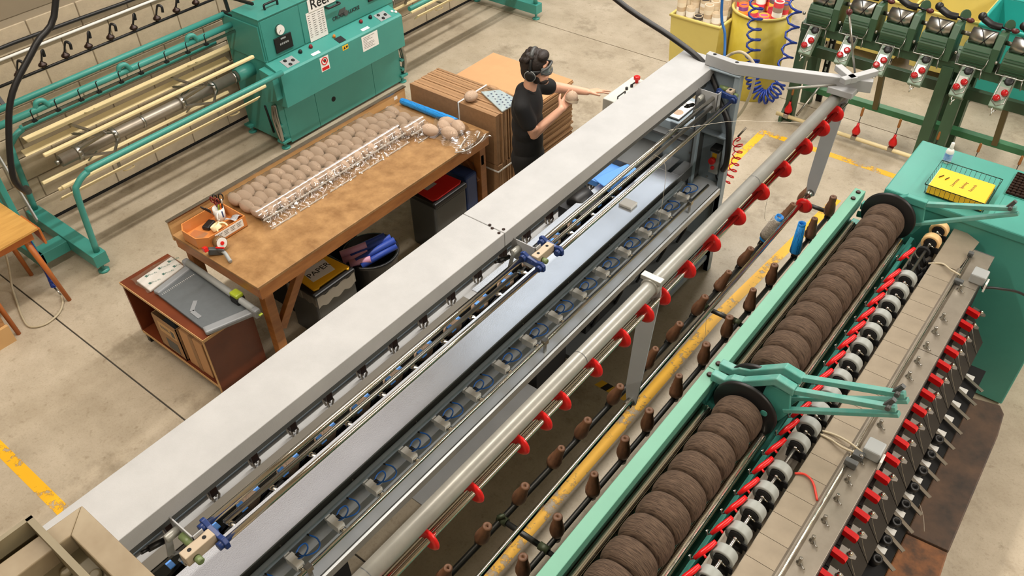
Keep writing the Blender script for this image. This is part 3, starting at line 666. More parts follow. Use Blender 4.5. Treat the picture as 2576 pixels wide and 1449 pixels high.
# swinging arms
def arm(y, pts, w=.045, h=.05, far=False):
    mb = MB(); P = [V(x, y, z) for x, z in pts]
    poly = [(x, z + .0) for x, z in pts] + [(x, z - h) for x, z in reversed(pts)]
    o = part('swing_arm', MB().prism(poly, 'y', y - w/2, y + w/2), M['tealworn'] if not far else M['teal'], t, .006)
    return o
a1 = arm(2.965, [(-1.06, 1.40), (-.985, 1.40), (-.955, 1.43), (-.90, 1.45), (-.74, 1.575), (-.645, 1.56)])
a2 = arm(2.875, [(-1.06, 1.40), (-.985, 1.40), (-.955, 1.43), (-.90, 1.45), (-.74, 1.575), (-.645, 1.56)])
a3 = arm(4.86, [(-1.03, 1.315), (-.97, 1.31), (-.93, 1.36), (-.78, 1.475), (-.66, 1.475)], far=True)
def bars(o, y, zt, xe, ze, zb, xb):
    part('arm_bar', MB().bar((-.68, y, zt-.03), (xe, y, ze), .03, .028), M['tealworn'], o, .003)
    part('arm_strut', MB().bar((xb, y, zb), (xe+.02, y, ze-.025), .03, .022), M['tealworn'], o, .003)
    part('bar_pin', MB().tube((xe-.03, y-.03, ze), (xe-.03, y+.03, ze), .012, 10).bar((xe-.05, y, ze-.02), (xe-.02, y, ze+.045), .02, .02), M['dkgrey'], o)
    part('arm_cheek', MB().prism([(-.80, 1.30), (-.78, 1.50), (-.66, 1.50), (-.64, 1.38), (-.68, 1.29)] if ze > 1.65 else [(-.80, 1.22), (-.78, 1.42), (-.66, 1.42), (-.64, 1.30), (-.68, 1.21)], 'y', y-.008, y+.012), M['teal'], o, .004)
bars(a1, 2.965, 1.56, -.21, 1.725, 1.385, -.67); bars(a2, 2.875, 1.55, -.215, 1.715, 1.378, -.67); bars(a3, 4.86, 1.475, -.20, 1.62, 1.28, -.697)
split('arm_pivot', MB().tube((-.74, 2.80, 1.37), (-.74, 3.0, 1.37), .018, 12).tube((-1.03, 4.82, 1.24), (-.86, 4.83, 1.26), .02, 12), M['teal'], t)
# tension wheels
part('wheel_base', MB().bx(-.62, -.475, -.2, 4.98, 1.10, 1.17).bx(-.62, -.60, -.2, 4.98, 1.03, 1.10), M['dullsteel'], t)
part('wheel_shaft', MB().tube((-.55, -.2, 1.252), (-.55, 4.95, 1.252), .009, 10), M['steel'], t)
wm = MB().lathe([(.04, -.024), (.054, -.026), (.056, -.02), (.056, .02), (.054, .026), (.04, .024)], (0,0,0), (0,1,0), 28, False).lathe([(.036, -.012), (.036, -.011)], (0,0,0), (0,1,0), 20).mesh('tension_wheel')
wm.materials.append(M['greywheel'])
hb = MB().lathe([(.035, -.030), (.035, -.012)], (0,0,0), (0,1,0), 20).bx(-.008, .06, -.034, -.028, -.05, -.01).bx(-.035, .045, -.034, -.03, -.085, -.015).mesh('wheel_bracket'); hb.materials.append(M['blacksoft'])
ht_ = MB().sph((.0, -.034, .002), .011, 10, 6).tube((0, -.034, .002), (.03, -.036, -.012), .005, 6).mesh('wheel_pin'); ht_.materials.append(M['chrome'])
M['woodwheel'] = mat('pale_wood_wheel', (226, 186, 130), .5, 0, .08, 20)
wm2 = wm.copy(); wm2.materials.clear(); wm2.materials.append(M['woodwheel'])
def wheel(y, me):
    o = bpy.data.objects.new('tension_wheel', me); COL.objects.link(o); o.parent = t; o.location = V(-.55, y, 1.252) - wloc(t)
    for nm, q in (('wheel_bracket', hb), ('wheel_pin', ht_)):
        b = bpy.data.objects.new(nm, q); COL.objects.link(b); b.parent = o
    return o
for y in (4.94, 4.79): tag(wheel(y, wm2), 'pale wooden tension wheel')
WY = [4.345, 4.21, 4.07, 3.93, 3.79, 3.645, 3.495, 3.355, 3.215, 3.08, 2.955, 2.83, 2.62, 2.475, 2.345, 2.205, 2.065, 1.935, 1.80, 1.66, 1.52]
for y in WY: wheel(y, wm)
# gear cams where wheels are missing
split('cam_gear', MB().prism([(-.60, 1.17), (-.60, 1.23), (-.57, 1.20), (-.55, 1.25), (-.52, 1.20), (-.50, 1.24), (-.48, 1.17)], 'y', 4.46, 4.49).prism([(-.60, 1.17), (-.60, 1.23), (-.57, 1.20), (-.55, 1.25), (-.52, 1.20), (-.50, 1.24), (-.48, 1.17)], 'y', 4.53, 4.56).prism([(-.60, 1.17), (-.60, 1.23), (-.57, 1.20), (-.55, 1.25), (-.52, 1.20), (-.50, 1.24), (-.48, 1.17)], 'y', 4.62, 4.65).lathe([(.04, 0), (.04, .02)], (-.56, 4.68, 1.23), (0,1,0), 16), M['blacksoft'], t)
# red levers leaning over the wheels
lm = MB().path([(-.035, -.045, -.012), (-.016, -.015, .018), (.0, .022, .03), (.01, .052, .042)], [.010, .0145, .0145, .011], 8).tube((-.018, -.01, .01), (.008, -.03, .02), .006, 6).mesh('red_lever'); lm.materials.append(M['redpaint'])
lw_ = MB().path([(-.035, -.045, -.012), (-.045, -.065, -.005), (-.05, -.07, .03)], .004, 6).bar((-.05, -.07, .015), (-.046, -.075, .04), .012, .006).mesh('lever_wire'); lw_.materials.append(M['steel'])
for y in (4.62, 4.37, 4.26, 4.11, 3.957, 3.818, 3.684, 3.531, 3.37, 3.24, 3.09, 2.95, 2.80, 2.66, 2.513, 2.386, 2.251, 2.098, 1.954, 1.815, 1.675, 1.53):
    o = bpy.data.objects.new('red_lever', lm); COL.objects.link(o); o.parent = t; o.location = V(-.612, y - .075, 1.26) - wloc(t)
    b = bpy.data.objects.new('lever_wire', lw_); COL.objects.link(b); b.parent = o
part('lever_rail', MB().bx(-.665, -.645, -.2, 4.75, 1.10, 1.21), M['tealdk'], t)
# cover plates with joints
pm = MB().bx(-.482, -.338, .001, .1365, 0, .006).mesh('cover_plate'); M['plate'] = mat('dull_cover_plate', (150, 138, 120), .42, .45, .1, 7); pm.materials.append(M['plate'])
for i in range(25):
    y = 4.62 - (i+1) * .138
    o = bpy.data.objects.new('cover_plate', pm); COL.objects.link(o); o.parent = t; o.location = V(0, y, 1.234) - wloc(t)
part('end_cover_plate', MB().prism([(-.482, 4.625), (-.482, 5.03), (-.40, 5.03), (-.315, 4.98), (-.338, 4.625)], 'z', 1.234, 1.24), M['plate'], t)
part('plate_bed', MB().bx(-.484, -.20, -.2, 4.9, 1.20, 1.233), M['dkgrey'], t)
part('plate_fold', MB().prism([(-.345, 1.234), (-.345, 1.242), (-.335, 1.252), (-.326, 1.252), (-.322, 1.234)], 'y', -.2, 4.64), M['dullsteel'], t)
part('traverse_rod', MB().tube((-.318, -.2, 1.256), (-.318, 4.82, 1.256), .0065, 10), M['chrome'], t)
split('rod_clamp', MB().ob((-.32, 4.80, 1.26), (.03, .03, .03)).ob((-.30, 4.50, 1.258), (.05, .03, .03)).ob((-.29, 2.93, 1.258), (.05, .04, .035)).ob((-.30, 2.86, 1.265), (.06, .03, .04)), M['dkgrey'], t, .004)
for (y0, y1) in ((-.2, 3.835), (3.839, 4.50), (4.503, 4.88)):
    part('front_plate', MB().bx(-.32, -.198, y0, y1, 1.234, 1.241), M['dullsteel'], t, .001)
part('plate_skirt', MB().bx(-.204, -.198, -.2, 4.88, 1.15, 1.234), M['dkgrey'], t)
gp = MB().lathe([(.017, 0), (.015, .006), (.0095, .012), (.0095, .038), (.006, .042)], (0,0,0), (0,0,1), 12).path([(.0, 0, .012), (.022, -.02, .008), (.03, -.026, .014)], .004, 6).mesh('thread_guide'); gp.materials.append(M['steel'])
for y in (4.45, 4.15, 4.013, 3.869, 3.73, 3.596, 3.475, 3.189, 2.924, 2.775, 2.645, 2.503, 2.373, 2.239, 2.10, 1.965, 1.83):
    o = bpy.data.objects.new('thread_guide', gp); COL.objects.link(o); o.parent = t; o.location = V(-.277, y, 1.241) - wloc(t)
for i, (x, y) in enumerate(((-.215, 4.60), (-.24, 2.995))):
    o = part('limit_switch', MB().bx(x-.045, x+.04, y-.045, y+.045, 1.241, 1.305), M['greypl'], t, .008)
    part('switch_lever', MB().bx(x+.045, x+.055, y-.06, y+.0, 1.22, 1.28), M['whitepl'], o)
part('switch_cable', MB().path(smooth([V(-.18, 4.55, 1.24), V(-.1, 4.6, 1.24), V(.05, 4.75, 1.15), V(.3, 4.9, .9)]), .008, 8), M['black'], t)
M['redwire'] = mat('red_wire', (196, 52, 36), .4); M['beigewire'] = mat('beige_cable', (178, 166, 140), .5)
part('red_cable', MB().path(smooth([V(-.49, 2.66, 1.245), V(-.45, 2.68, 1.25), V(-.40, 2.66, 1.25), V(-.345, 2.58, 1.25)]), .006, 6), M['redwire'], t)
split('beige_cable', MB().path(smooth([V(-.49, 2.98, 1.245), V(-.43, 2.99, 1.25), V(-.36, 2.98, 1.26), V(-.28, 2.95, 1.27)]), .006, 6).path(smooth([V(-.49, 2.955, 1.245), V(-.43, 2.95, 1.25), V(-.37, 2.93, 1.26), V(-.28, 2.93, 1.27)]), .006, 6).path(smooth([V(-.50, 4.60, 1.23), V(-.43, 4.62, 1.25), V(-.37, 4.58, 1.26), V(-.31, 4.55, 1.27)]), .006, 6), M['beigewire'], t)
# lower front: red stop tabs, steel lugs, black deflector plates
rm = MB().prism([(-.11, -.022), (-.11, .014), (-.01, .014), (0, .004), (0, -.018), (-.008, -.022)], 'y', -.015, .015).mesh('stop_tab'); rm.materials.append(M['redpaint'])
M['lugsteel'] = mat('lug_steel', (112, 106, 98), .4, .6)
lg = MB().prism([(-.03, -.03), (.03, -.03), (.052, -.018), (.052, .0), (.03, .012), (-.03, .012)], 'z', -.006, 0).mesh('steel_lug'); lg.materials.append(M['lugsteel'])
lb = MB().sph((.02, -.01, .008), .013, 10, 8).mesh('lug_ball'); lb.materials.append(M['chrome'])
M['blackplate'] = mat('black_brown_plate', (22, 18, 17), .55, .1)
bp_ = MB().prism([(-.20, .97), (-.185, .97), (-.048, .76), (-.055, .62), (-.075, .62)], 'y', .002, .134).mesh('deflector_plate'); bp_.materials.append(M['blackplate'])
wr = MB().path([(-.145, .03, .95), (-.105, .01, .87), (-.052, -.01, .785)], .0018, 5).mesh('deflector_wire'); wr.materials.append(M['steel'])
for i in range(23):
    y = 4.60 - i*.1372
    o = bpy.data.objects.new('deflector_plate', bp_); COL.objects.link(o); o.parent = t; o.location = V(0, y - .06, 0) - wloc(t)
    w2 = bpy.data.objects.new('deflector_wire', wr); COL.objects.link(w2); w2.parent = o
    o = bpy.data.objects.new('stop_tab', rm); COL.objects.link(o); o.parent = t; o.location = V(-.128, y, 1.0) - wloc(t); o.rotation_euler = (0, .18, -.06)
    o = bpy.data.objects.new('steel_lug', lg); COL.objects.link(o); o.parent = t; o.location = V(-.15, y + .062, .99) - wloc(t); o.rotation_euler = (0, .25, .05)
    b = bpy.data.objects.new('lug_ball', lb); COL.objects.link(b); b.parent = o
part('apron', MB().bx(-.26, -.202, -.2, 4.9, .35, 1.15).bx(-.26, -.06, -.2, 4.9, .40, .42), M['blacksoft'], t)
# spindle drive below
part('drive_rail', MB().bx(-.06, .0, .0, 4.7, .36, .40), M['dkgrey'], t)
sb = MB().ob((0, 0, 0), (.16, .022, .006), Matrix.Rotation(-.5, 3, 'Z')).mesh('spindle_link'); sb.materials.append(M['dullsteel'])
sk = MB().lathe([(.026, -.09), (.028, 0), (.014, .002), (.014, -.03)], (0,0,0), (.25, -.1, 1), 14).mesh('spindle_socket'); sk.materials.append(M['black'])
sp2 = MB().bx(-.03, .03, -.02, .02, -.004, 0).mesh('spindle_plate'); sp2.materials.append(M['whitepl'])
for i in range(12):
    y = 4.45 - i*.1372
    o = bpy.data.objects.new('spindle_link', sb); COL.objects.link(o); o.parent = t; o.location = V(.0, y, .62) - wloc(t)
    o2 = bpy.data.objects.new('spindle_plate', sp2); COL.objects.link(o2); o2.parent = o; o2.location = (-.03, .05, -.01)
    if i > 3:
        o3 = bpy.data.objects.new('spindle_socket', sk); COL.objects.link(o3); o3.parent = o; o3.location = (-.02, -.05, .04)
part('spindle_rail', MB().bx(-.05, .04, 2.0, 4.62, .55, .60), M['blacksoft'], t)
# foot planks
M['darkwood'] = mat('grimy_plank', (98, 74, 56), .55, 0, 0, 5, rgb2=(52, 43, 37), bump=.15, bscale=25)
M['wornwood'] = mat('worn_plank', (150, 96, 54), .6, 0, 0, 9, rgb2=(78, 56, 40), bump=.2, bscale=30)
fp = solo('foot_plank', MB().prism([(.04, 4.62), (.20, 4.66), (.24, 4.60), (.258, 4.40), (.272, 3.40), (.045, 3.38)], 'z', .31, .35), M['darkwood'], (.15, 4.0, .31), 'long grimy dark wooden foot plank beside the turquoise cabinet', 'plank', None, .008)
fp2 = solo('foot_plank', MB().prism([(.045, 3.372), (.27, 3.392), (.285, 3.2), (.28, 1.8), (.045, 1.8)], 'z', .305, .345), M['wornwood'], (.15, 2.6, .305), 'worn orange-brown foot plank at the lower right edge', 'plank', None, .008)
ps = MB()
for y in (4.5, 3.6, 2.9, 2.2): ps.bx(.06, .22, y-.03, y+.03, 0, .305)
split('plank_trestle', ps, M['blacksoft'], t)
# things on top of the gear cabinet
b = thing('spray_bottle', (-.735, 5.56, 1.36), 'white bottle with blue label on the turquoise cabinet behind the wire tray', 'bottle')
part('bottle_body', MB().lathe([(.022, 0), (.026, .004), (.026, .085), (.022, .10), (.012, .108)], (0,0,0), (0,0,1), 18), M['whitepl'], b, local=True)
part('label_band', MB().lathe([(.0265, .02), (.0265, .075)], (0,0,0), (0,0,1), 18, False), mat('blue_white_label', (96, 140, 206), .5, 0, 0, 20, rgb2=(190, 205, 232)), b, local=True)
part('bottle_cap', MB().lathe([(.012, .105), (.013, .108), (.011, .15), (.007, .153)], (0,0,0), (0,0,1), 14), M['whitepl'], b, local=True)
wb = thing('wire_tray', (-.56, 5.28, 1.36), 'dark wire tray holding a yellow book on the turquoise cabinet', 'tray')
wmesh = MB(); x0, x1, y0, y1, zt = -.745, -.365, 5.09, 5.43, 1.36
for z, s_ in ((1.365, .02), (1.44, 0)):
    P = [(x0+s_, y0+s_, z), (x1-s_, y0+s_, z), (x1-s_, y1-s_, z), (x0+s_, y1-s_, z)]
    wmesh.path([V(*p) for p in P], .003, 6, True)
for i in range(13):
    x = x0 + .01 + i*(x1-x0-.02)/12; wmesh.path([V(x, y0, 1.44), V(x, y0+.02, 1.365), V(x, y1-.02, 1.365), V(x, y1, 1.44)], .0013, 4)
for i in range(8):
    y = y0 + .02 + i*(y1-y0-.04)/7; wmesh.path([V(x0, y, 1.44), V(x0+.02, y, 1.365), V(x1-.02, y, 1.365), V(x1, y, 1.44)], .0013, 4)
part('wire_grid', wmesh, mat('green_wire', (44, 62, 52), .4, .5), wb)
bk = thing('record_book', (-.55, 5.17, 1.37), 'yellow exercise book with handwriting lying in the wire tray', 'book')
part('cover', MB().bx(-.725, -.385, 5.11, 5.36, 1.370, 1.43), mat('yellow_book', (244, 186, 40), .6), bk, .004)
part('pages', MB().bx(-.728, -.39, 5.113, 5.357, 1.376, 1.424), M['paper'], bk)
for i, s_ in enumerate(('Lawrence', 'Spinning', 'Records')):
    text('handwriting', s_, M['ink'], bk, basis((-.60 + i*.055, 5.235, 1.4306), (.12, 1, 0), (-1, .12, 0)), .028, .0003)
split('marker_stroke', MB().bar((-.70, 5.23, 1.4306), (-.68, 5.27, 1.4306), .001, .016).bar((-.66, 5.225, 1.4306), (-.645, 5.265, 1.4306), .001, .016), M['ink'], bk)
# ------------------------------------------------------------------ reeling machine on the left
r = thing('reeling_machine', (-6.65, 5.12, 0), 'turquoise yarn reeling machine with control console and long cream reel bars', 'machine')
TE = M['tealdk']
part('lower_cabinet', MB().prism([(-7.0, .06), (-7.0, .95), (-6.43, .95), (-6.43, .06)], 'y', 4.275, 5.97), TE, r, .006)
split('kick_panel', MB().bx(-6.434, -6.424, 4.345, 4.735, .03, .52).bx(-6.434, -6.424, 4.739, 5.545, .03, .52).bx(-6.434, -6.424, 5.549, 5.95, .03, .52), TE, r, .002)
part('panel_hole', MB().lathe([(.028, 0), (.028, .002)], (-6.424, 4.965, .246), (1,0,0), 18), M['blacksoft'], r)
part('console', MB().prism([(-6.44, .935), (-6.26, .878), (-6.24, .865), (-6.24, .525), (-6.262, .522), (-6.44, .50)], 'y', 4.262, 5.90), TE, r, .004)
part('upper_cabinet', MB().prism([(-7.0, .95), (-7.0, 1.25), (-6.80, 1.352), (-6.425, 1.352), (-6.432, .93)], 'y', 4.278, 5.965), TE, r, .004)
for y0, y1 in ((4.283, 4.737), (4.741, 5.96)):
    part('door', MB().bx(-6.432, -6.422, y0 + .01, y1, .945, 1.335), TE, r, .002)
    part('lid', MB().bx(-6.80, -6.415, y0 - .012, y1, 1.352, 1.362), TE, r, .003)
for p in (((-6.54, 4.46, 1.36), (-6.54, 4.61, 1.36), (0, 0, .05)), ((-6.421, 5.07, 1.20), (-6.421, 5.22, 1.20), (.045, 0, 0))):
    a, b_, up = [Vector(q) for q in p]
    part('handle', MB().path(smooth([a, a + up*.9, a*.75 + b_*.25 + up, a*.25 + b_*.75 + up, b_ + up*.9, b_]), .011, 8), M['black'], r)
o = part('pressure_gauge', MB().lathe([(.05, 0), (.05, .02), (.046, .024)], (-6.422, 4.484, 1.195), (1,0,0), 24), M['steel'], r)
part('gauge_face', MB().lathe([(.045, .0242), (.045, .025)], (-6.422, 4.484, 1.195), (1,0,0), 24), M['paper'], o)
part('gauge_needle', MB().bar((-6.3965, 4.484, 1.195), (-6.3965, 4.458, 1.17), .002, .004), M['ink'], o)
o = part('counter_display', MB().bx(-6.422, -6.408, 4.395, 4.60, .985, 1.13), M['black'], r, .004)
d_ = MB()
for i in range(5): d_.bx(-6.409, -6.4072, 4.45 + i*.022, 4.465 + i*.022, 1.05, 1.068)
d_.bx(-6.409, -6.4072, 4.47, 4.53, 1.10, 1.115)
split('display_digit', d_, M['greypl'], o)
# papers, sign and stickers
o = part('reel_sign', MB().bx(-6.418, -6.413, 4.855, 5.20, 1.222, 1.342), M['paper'], r)
text('sign_lettering', 'Reel', M['ink'], o, basis((-6.4128, 5.0, 1.285), (0,1,0), (.0,0,1)), .135, .0005, bold=.002)
o = part('notice_sheet', MB().bx(-6.420, -6.4185, 4.815, 5.045, .935, 1.225), M['paper'], r)
l_ = MB()
for i in range(11):
    for c0, c1 in ((4.83, 4.86), (4.885, 4.93), (4.955, 4.99), (5.0, 5.03)): l_.bx(-6.4186, -6.4176, c0, c1 - (i*7 % 3)*.006, 1.19 - i*.021, 1.194 - i*.021)
part('notice_print', l_, M['ink'], o, kind='stuff')
o = part('maker_badge', MB().prism([(5.21, 1.075), (5.235, 1.115), (5.31, 1.12), (5.31, 1.06), (5.235, 1.05)], 'x', -6.422, -6.418).lathe([(.03, 0), (.03, .006)], (-6.42, 5.31, 1.06), (1,0,0), 6), M['dkgrey'], r)
o.hide_render = False
text('badge_lettering', 'CROON  LUCKE', M['ink'], o, basis((-6.417, 5.31, 1.055), (0,1,0), (0,0,1)), .05, .0006, bold=.001)
o = part('second_display', MB().bx(-6.422, -6.408, 5.62, 5.82, 1.06, 1.20), M['black'], r, .004)
o = part('prohibition_sign', MB().bx(-6.241, -6.2385, 4.742, 4.852, .70, .845), M['paper'], r)
rg = MB()
rg.path([V(-6.2382, 4.797 + .036*math.cos(a*math.pi/12), .80 + .036*math.sin(a*math.pi/12)) for a in range(24)], .005, 6, True)
rg.bar((-6.2382, 4.772, .825), (-6.2382, 4.822, .775), .004, .008).bx(-6.2386, -6.2376, 4.752, 4.842, .708, .74)
part('sign_red', rg, M['red'], o)
part('sign_hand', MB().lathe([(.018, 0), (.018, .0006)], (-6.2386, 4.80, .80), (1,0,0), 12), M['ink'], o)
o = part('warning_label', MB().bx(-6.241, -6.2388, 5.045, 5.122, .805, .853), M['yel'], r)
part('warning_triangle', MB().prism([(5.055, .815), (5.085, .815), (5.07, .845)], 'x', -6.2389, -6.2382).bx(-6.2389, -6.2382, 5.09, 5.115, .82, .84), M['ink'], o)
o = part('notice_sheet', MB().bx(-6.241, -6.2388, 5.305, 5.53, .688, .845), M['paper'], r)
l_ = MB()
for i in range(8): l_.bx(-6.2389, -6.238, 5.325, 5.325 + (.16, .10, .13, .05, .14, .15, .12, .15)[i], .825 - i*.016, .828 - i*.016)
part('notice_print', l_, M['ink'], o, kind='stuff')
# console switches (console top slopes from x -6.43 z .93 to x -6.26 z .878)
def ct(x): return .878 + (-6.26 - x) / .18 * .057 + .001
NS = V(.057, 0, .18).normalized()
def knob(x, y, m_, rr=.02, h=.03):
    part('knob', MB().lathe([(rr, 0), (rr, h*.5), (rr*.6, h)], (x, y, ct(x)), NS, 14), m_, r)
def plate(x0, x1, y0, y1, m_, name='switch_plate'):
    return part(name, MB().add([(x0, y0, ct(x0)), (x1, y0, ct(x1)), (x1, y1, ct(x1)), (x0, y1, ct(x0)), (x0, y0, ct(x0)+.003), (x1, y0, ct(x1)+.003), (x1, y1, ct(x1)+.003), (x0, y1, ct(x0)+.003)], [(3,2,1,0),(4,5,6,7),(0,1,5,4),(1,2,6,5),(2,3,7,6),(3,0,4,7)]), m_, r)
M['maroonk'] = mat('dark_red_knob', (120, 24, 30), .35)
for yc, blk in ((4.46, M['black']), (5.71, M['black'])):
    plate(-6.385, -6.275, yc-.075, yc+.075, M['greypl'])
    for dx, dy in ((-6.36, -.03), (-6.33, .04), (-6.30, -.02)): knob(dx, yc+dy, blk, .018, .014)
knob(-6.375, 4.634, M['black']); knob(-6.374, 4.766, M['maroonk']); knob(-6.38, 5.45, M['maroonk']); knob(-6.378, 5.582, M['black'])
for yc in (4.745, 5.412): plate(-6.30, -6.268, yc-.05, yc+.05, M['paper'], 'label_plate')
plate(-6.34, -6.265, 5.04, 5.13, M['black'], 'rocker_switch'); knob(-6.36, 5.06, mat('orange_knob', (196, 120, 40), .4), .016, .03)
knob(-6.33, 5.85, M['whitepl'], .016, .012); knob(-6.30, 5.875, M['whitepl'], .016, .012)
# feet and side hoses
for (x, y) in ((-6.44, 4.275), (-6.44, 5.985), (-6.97, 4.275), (-6.97, 5.985)):
    o = part('levelling_foot', MB().bx(x-.05, x+.05, y-.05, y+.05, .075, .10).lathe([(.045, 0), (.045, .012), (.02, .02), (.014, .03), (.014, .09)], (x, y, 0), (0,0,1), 14), TE, r, .002)
for y, s_ in ((4.262, -1), (5.985, 1)):
    split('flexible_hose', MB().path(smooth([V(-6.44, y+.01*s_, .50), V(-6.42, y+.03*s_, .40), V(-6.40, y+.035*s_, .25), V(-6.42, y+.02*s_, .10)]), .018, 8).path(smooth([V(-6.47, y+.01*s_, .48), V(-6.46, y+.04*s_, .36), V(-6.44, y+.04*s_, .2), V(-6.45, y+.02*s_, .10)]), .014, 8), M['steel'], r)
    split('hose_bracket', MB().bx(-6.50, -6.40, y-.02, y+.02, .15, .175).bx(-6.47, -6.40, y-.02, y+.02, .26, .28), TE, r)
part('side_slot', MB().path([V(-6.63, 4.2735, .42), V(-6.615, 4.2735, .33), V(-6.60, 4.2735, .22), V(-6.585, 4.2735, .13)], .014, 8), M['blacksoft'], r)
part('side_box', MB().prism([(-6.46, .55), (-6.46, .90), (-6.28, .87), (-6.28, .62)], 'y', 4.19, 4.262).bx(-6.98, -6.44, 4.262, 4.278, .94, 1.29), TE, r, .004)
# frame tubes and reels on both sides (mirror about y = 5.12)
def side(s):
    Y = (lambda y: y) if s > 0 else (lambda y: 10.24 - y)
    bend = [(0, 4.26, .914), (0, 2.45, .914), (0, 2.26, .90), (0, 2.15, .84), (0, 2.11, .74), (0, 2.07, .2)]
    part('front_tube', MB().path(smooth([V(-6.2, Y(y), z) for _, y, z in bend], 5), .026, 12), TE, r)
    part('rear_tube', MB().path(smooth([V(-7.2, Y(y), z + (.03 if z > .5 else 0)) for _, y, z in bend], 5), .026, 12), TE, r)
    part('base_beam', MB().bx(-7.24, -6.15, min(Y(2.0), Y(2.12)), max(Y(2.0), Y(2.12)), .085, .205), TE, r, .005)
    part('base_outrigger', MB().bx(-6.70, -6.56, min(Y(1.745), Y(2.0)), max(Y(1.745), Y(2.0)), .085, .19), TE, r, .005)
    split('levelling_foot', MB().lathe([(.048, 0), (.048, .014), (.02, .024), (.014, .03), (.014, .09)], (-6.20, Y(2.06), 0), (0,0,1), 8).lathe([(.048, 0), (.048, .014), (.02, .024), (.014, .03), (.014, .09)], (-7.18, Y(2.06), 0), (0,0,1), 8), TE, r)
    part('reel_shaft', MB().tube((-6.70, Y(2.27), .80), (-6.70, Y(4.10), .80), .052, 20), M['dullsteel'], r)
    split('shaft_ring', MB().lathe([(.057, -.012), (.057, .012)], (-6.70, Y(3.05), .80), (0,1,0), 20).lathe([(.057, -.012), (.057, .012)], (-6.70, Y(4.05), .80), (0,1,0), 20).lathe([(.02, -.04), (.02, .0)], (-6.7, Y(2.27), .8), (0,1,0), 10), M['steel'], r)
    part('shaft_collar', MB().tube((-6.70, Y(4.09), .80), (-6.70, Y(4.29), .80), .066, 20), TE, r)
    # bars: flat cream profiles with handles
    def plank(x, z, y0, y1, wd, th, ang):
        Mx = Matrix.Rotation(ang, 3, 'Y')
        o = part('reel_bar', MB().ob((x, (Y(y0)+Y(y1))/2, z), (wd, abs(y1-y0), th), Mx), M['cream'], r, .006)
        return o
    B = [plank(-7.06, .905, 2.2, 4.38, .085, .012, .2), plank(-7.06, .80, 2.14, 4.26, .075, .014, .5), plank(-6.34, .705, 2.03, 4.04, .085, .012, -.75), plank(-6.95, .545, 2.14, 4.1, .05, .03, -.4)]
    for (x, z, y0, y1) in ((-6.43, 1.055, 2.08, 4.15), (-6.32, .80, 2.07, 4.13)):
        part('reel_bar', MB().ob((x, (Y(y0)+Y(y1))/2, z), (.034, y1-y0, .03)), M['cream'], r, .008)
    part('reel_bar', MB().ob((-6.36, (Y(2.05)+Y(4.0))/2, .775), (.02, 1.95, .03)), M['cream'], r, .006)
    hm = MB()
    for (x, z, y) in ((-7.02, .925, 2.78), (-7.02, .925, 3.85), (-6.30, .70, 2.62), (-6.30, .70, 3.72)):
        o = part('bar_handle', MB().path(smooth([V(x, Y(y-.045), z), V(x+.03, Y(y-.04), z+.01), V(x+.04, Y(y), z+.012), V(x+.03, Y(y+.04), z+.01), V(x, Y(y+.045), z)]), .006, 6), M['cream'], r)
    # hinged spider arms
    for yc in (2.55, 3.58):
        for (x, z) in ((-7.05, .90), (-6.43, 1.05), (-6.34, .72), (-6.95, .55), (-7.05, .80)):
            px = -6.70 + (x + 6.70)*.16; pz = .80 + (z - .80)*.16
            o = part('spider_arm', MB().bar((px, Y(yc-.12), pz), ((x-6.70)/2, Y(yc+.1), (z+.80)/2), .028, .012).bar(((x-6.70)/2, Y(yc+.1), (z+.80)/2), (x, Y(yc+.02), z-.01), .028, .012).bar((px, Y(yc+.22), pz), ((x-6.70)/2, Y(yc+.1), (z+.80)/2), .02, .012), M['steel'], r)
        split('spider_hub', MB().lathe([(.062, -.02), (.068, -.018), (.068, .018), (.062, .02)], (-6.70, Y(yc-.12), .80), (0,1,0), 14).lathe([(.062, -.02), (.068, -.018), (.068, .018), (.062, .02)], (-6.70, Y(yc+.22), .80), (0,1,0), 14), M['steel'], r)
    # upper tubes with hooks
    part('upper_tube', MB().tube((-6.95, Y(1.7), 1.283), (-6.95, Y(4.30), 1.283), .026, 14), TE, r)
    part('swing_tube', MB().tube((-6.85, Y(1.7), 1.21), (-6.85, Y(4.30), 1.21), .029, 14), TE, r)
    for y in (2.364, 3.123, 3.821):
        part('tube_loop', MB().path(smooth([V(-6.85, Y(y-.05), 1.22), V(-6.84, Y(y-.03), 1.27), V(-6.83, Y(y+.02), 1.27), V(-6.83, Y(y+.05), 1.21)]), .022, 8), TE, r)
    part('hook_rail', MB().bar((-6.80, Y(2.15), 1.165), (-6.80, Y(4.30), 1.165), .012, .024), M['steel'], r)
    for y in (2.247, 2.453, 2.662, 2.826, 3.038, 3.236, 3.496, 3.722, 3.924):
        part('thread_hook', MB().path([V(-6.80, Y(y+.03), 1.15), V(-6.79, Y(y), 1.17), V(-6.79, Y(y), 1.25), V(-6.785, Y(y+.01), 1.262)], .005, 6).ob((-6.79, Y(y), 1.165), (.03, .035, .02)), M['black'], r)
    part('tube_bracket', MB().ob((-6.90, Y(4.29), 1.25), (.16, .03, .12)).bar((-7.0, Y(4.37), 1.25), (-7.0, Y(4.36), 1.42), .03, .02), M['black'], r)
    part('tube_post', MB().bar((-6.9, Y(1.75), 1.25), (-6.9, Y(1.75), .19), .05, .05).bx(-6.95, -6.56, min(Y(1.72), Y(1.78)), max(Y(1.72), Y(1.78)), .09, .19), TE, r)
side(1); side(-1)
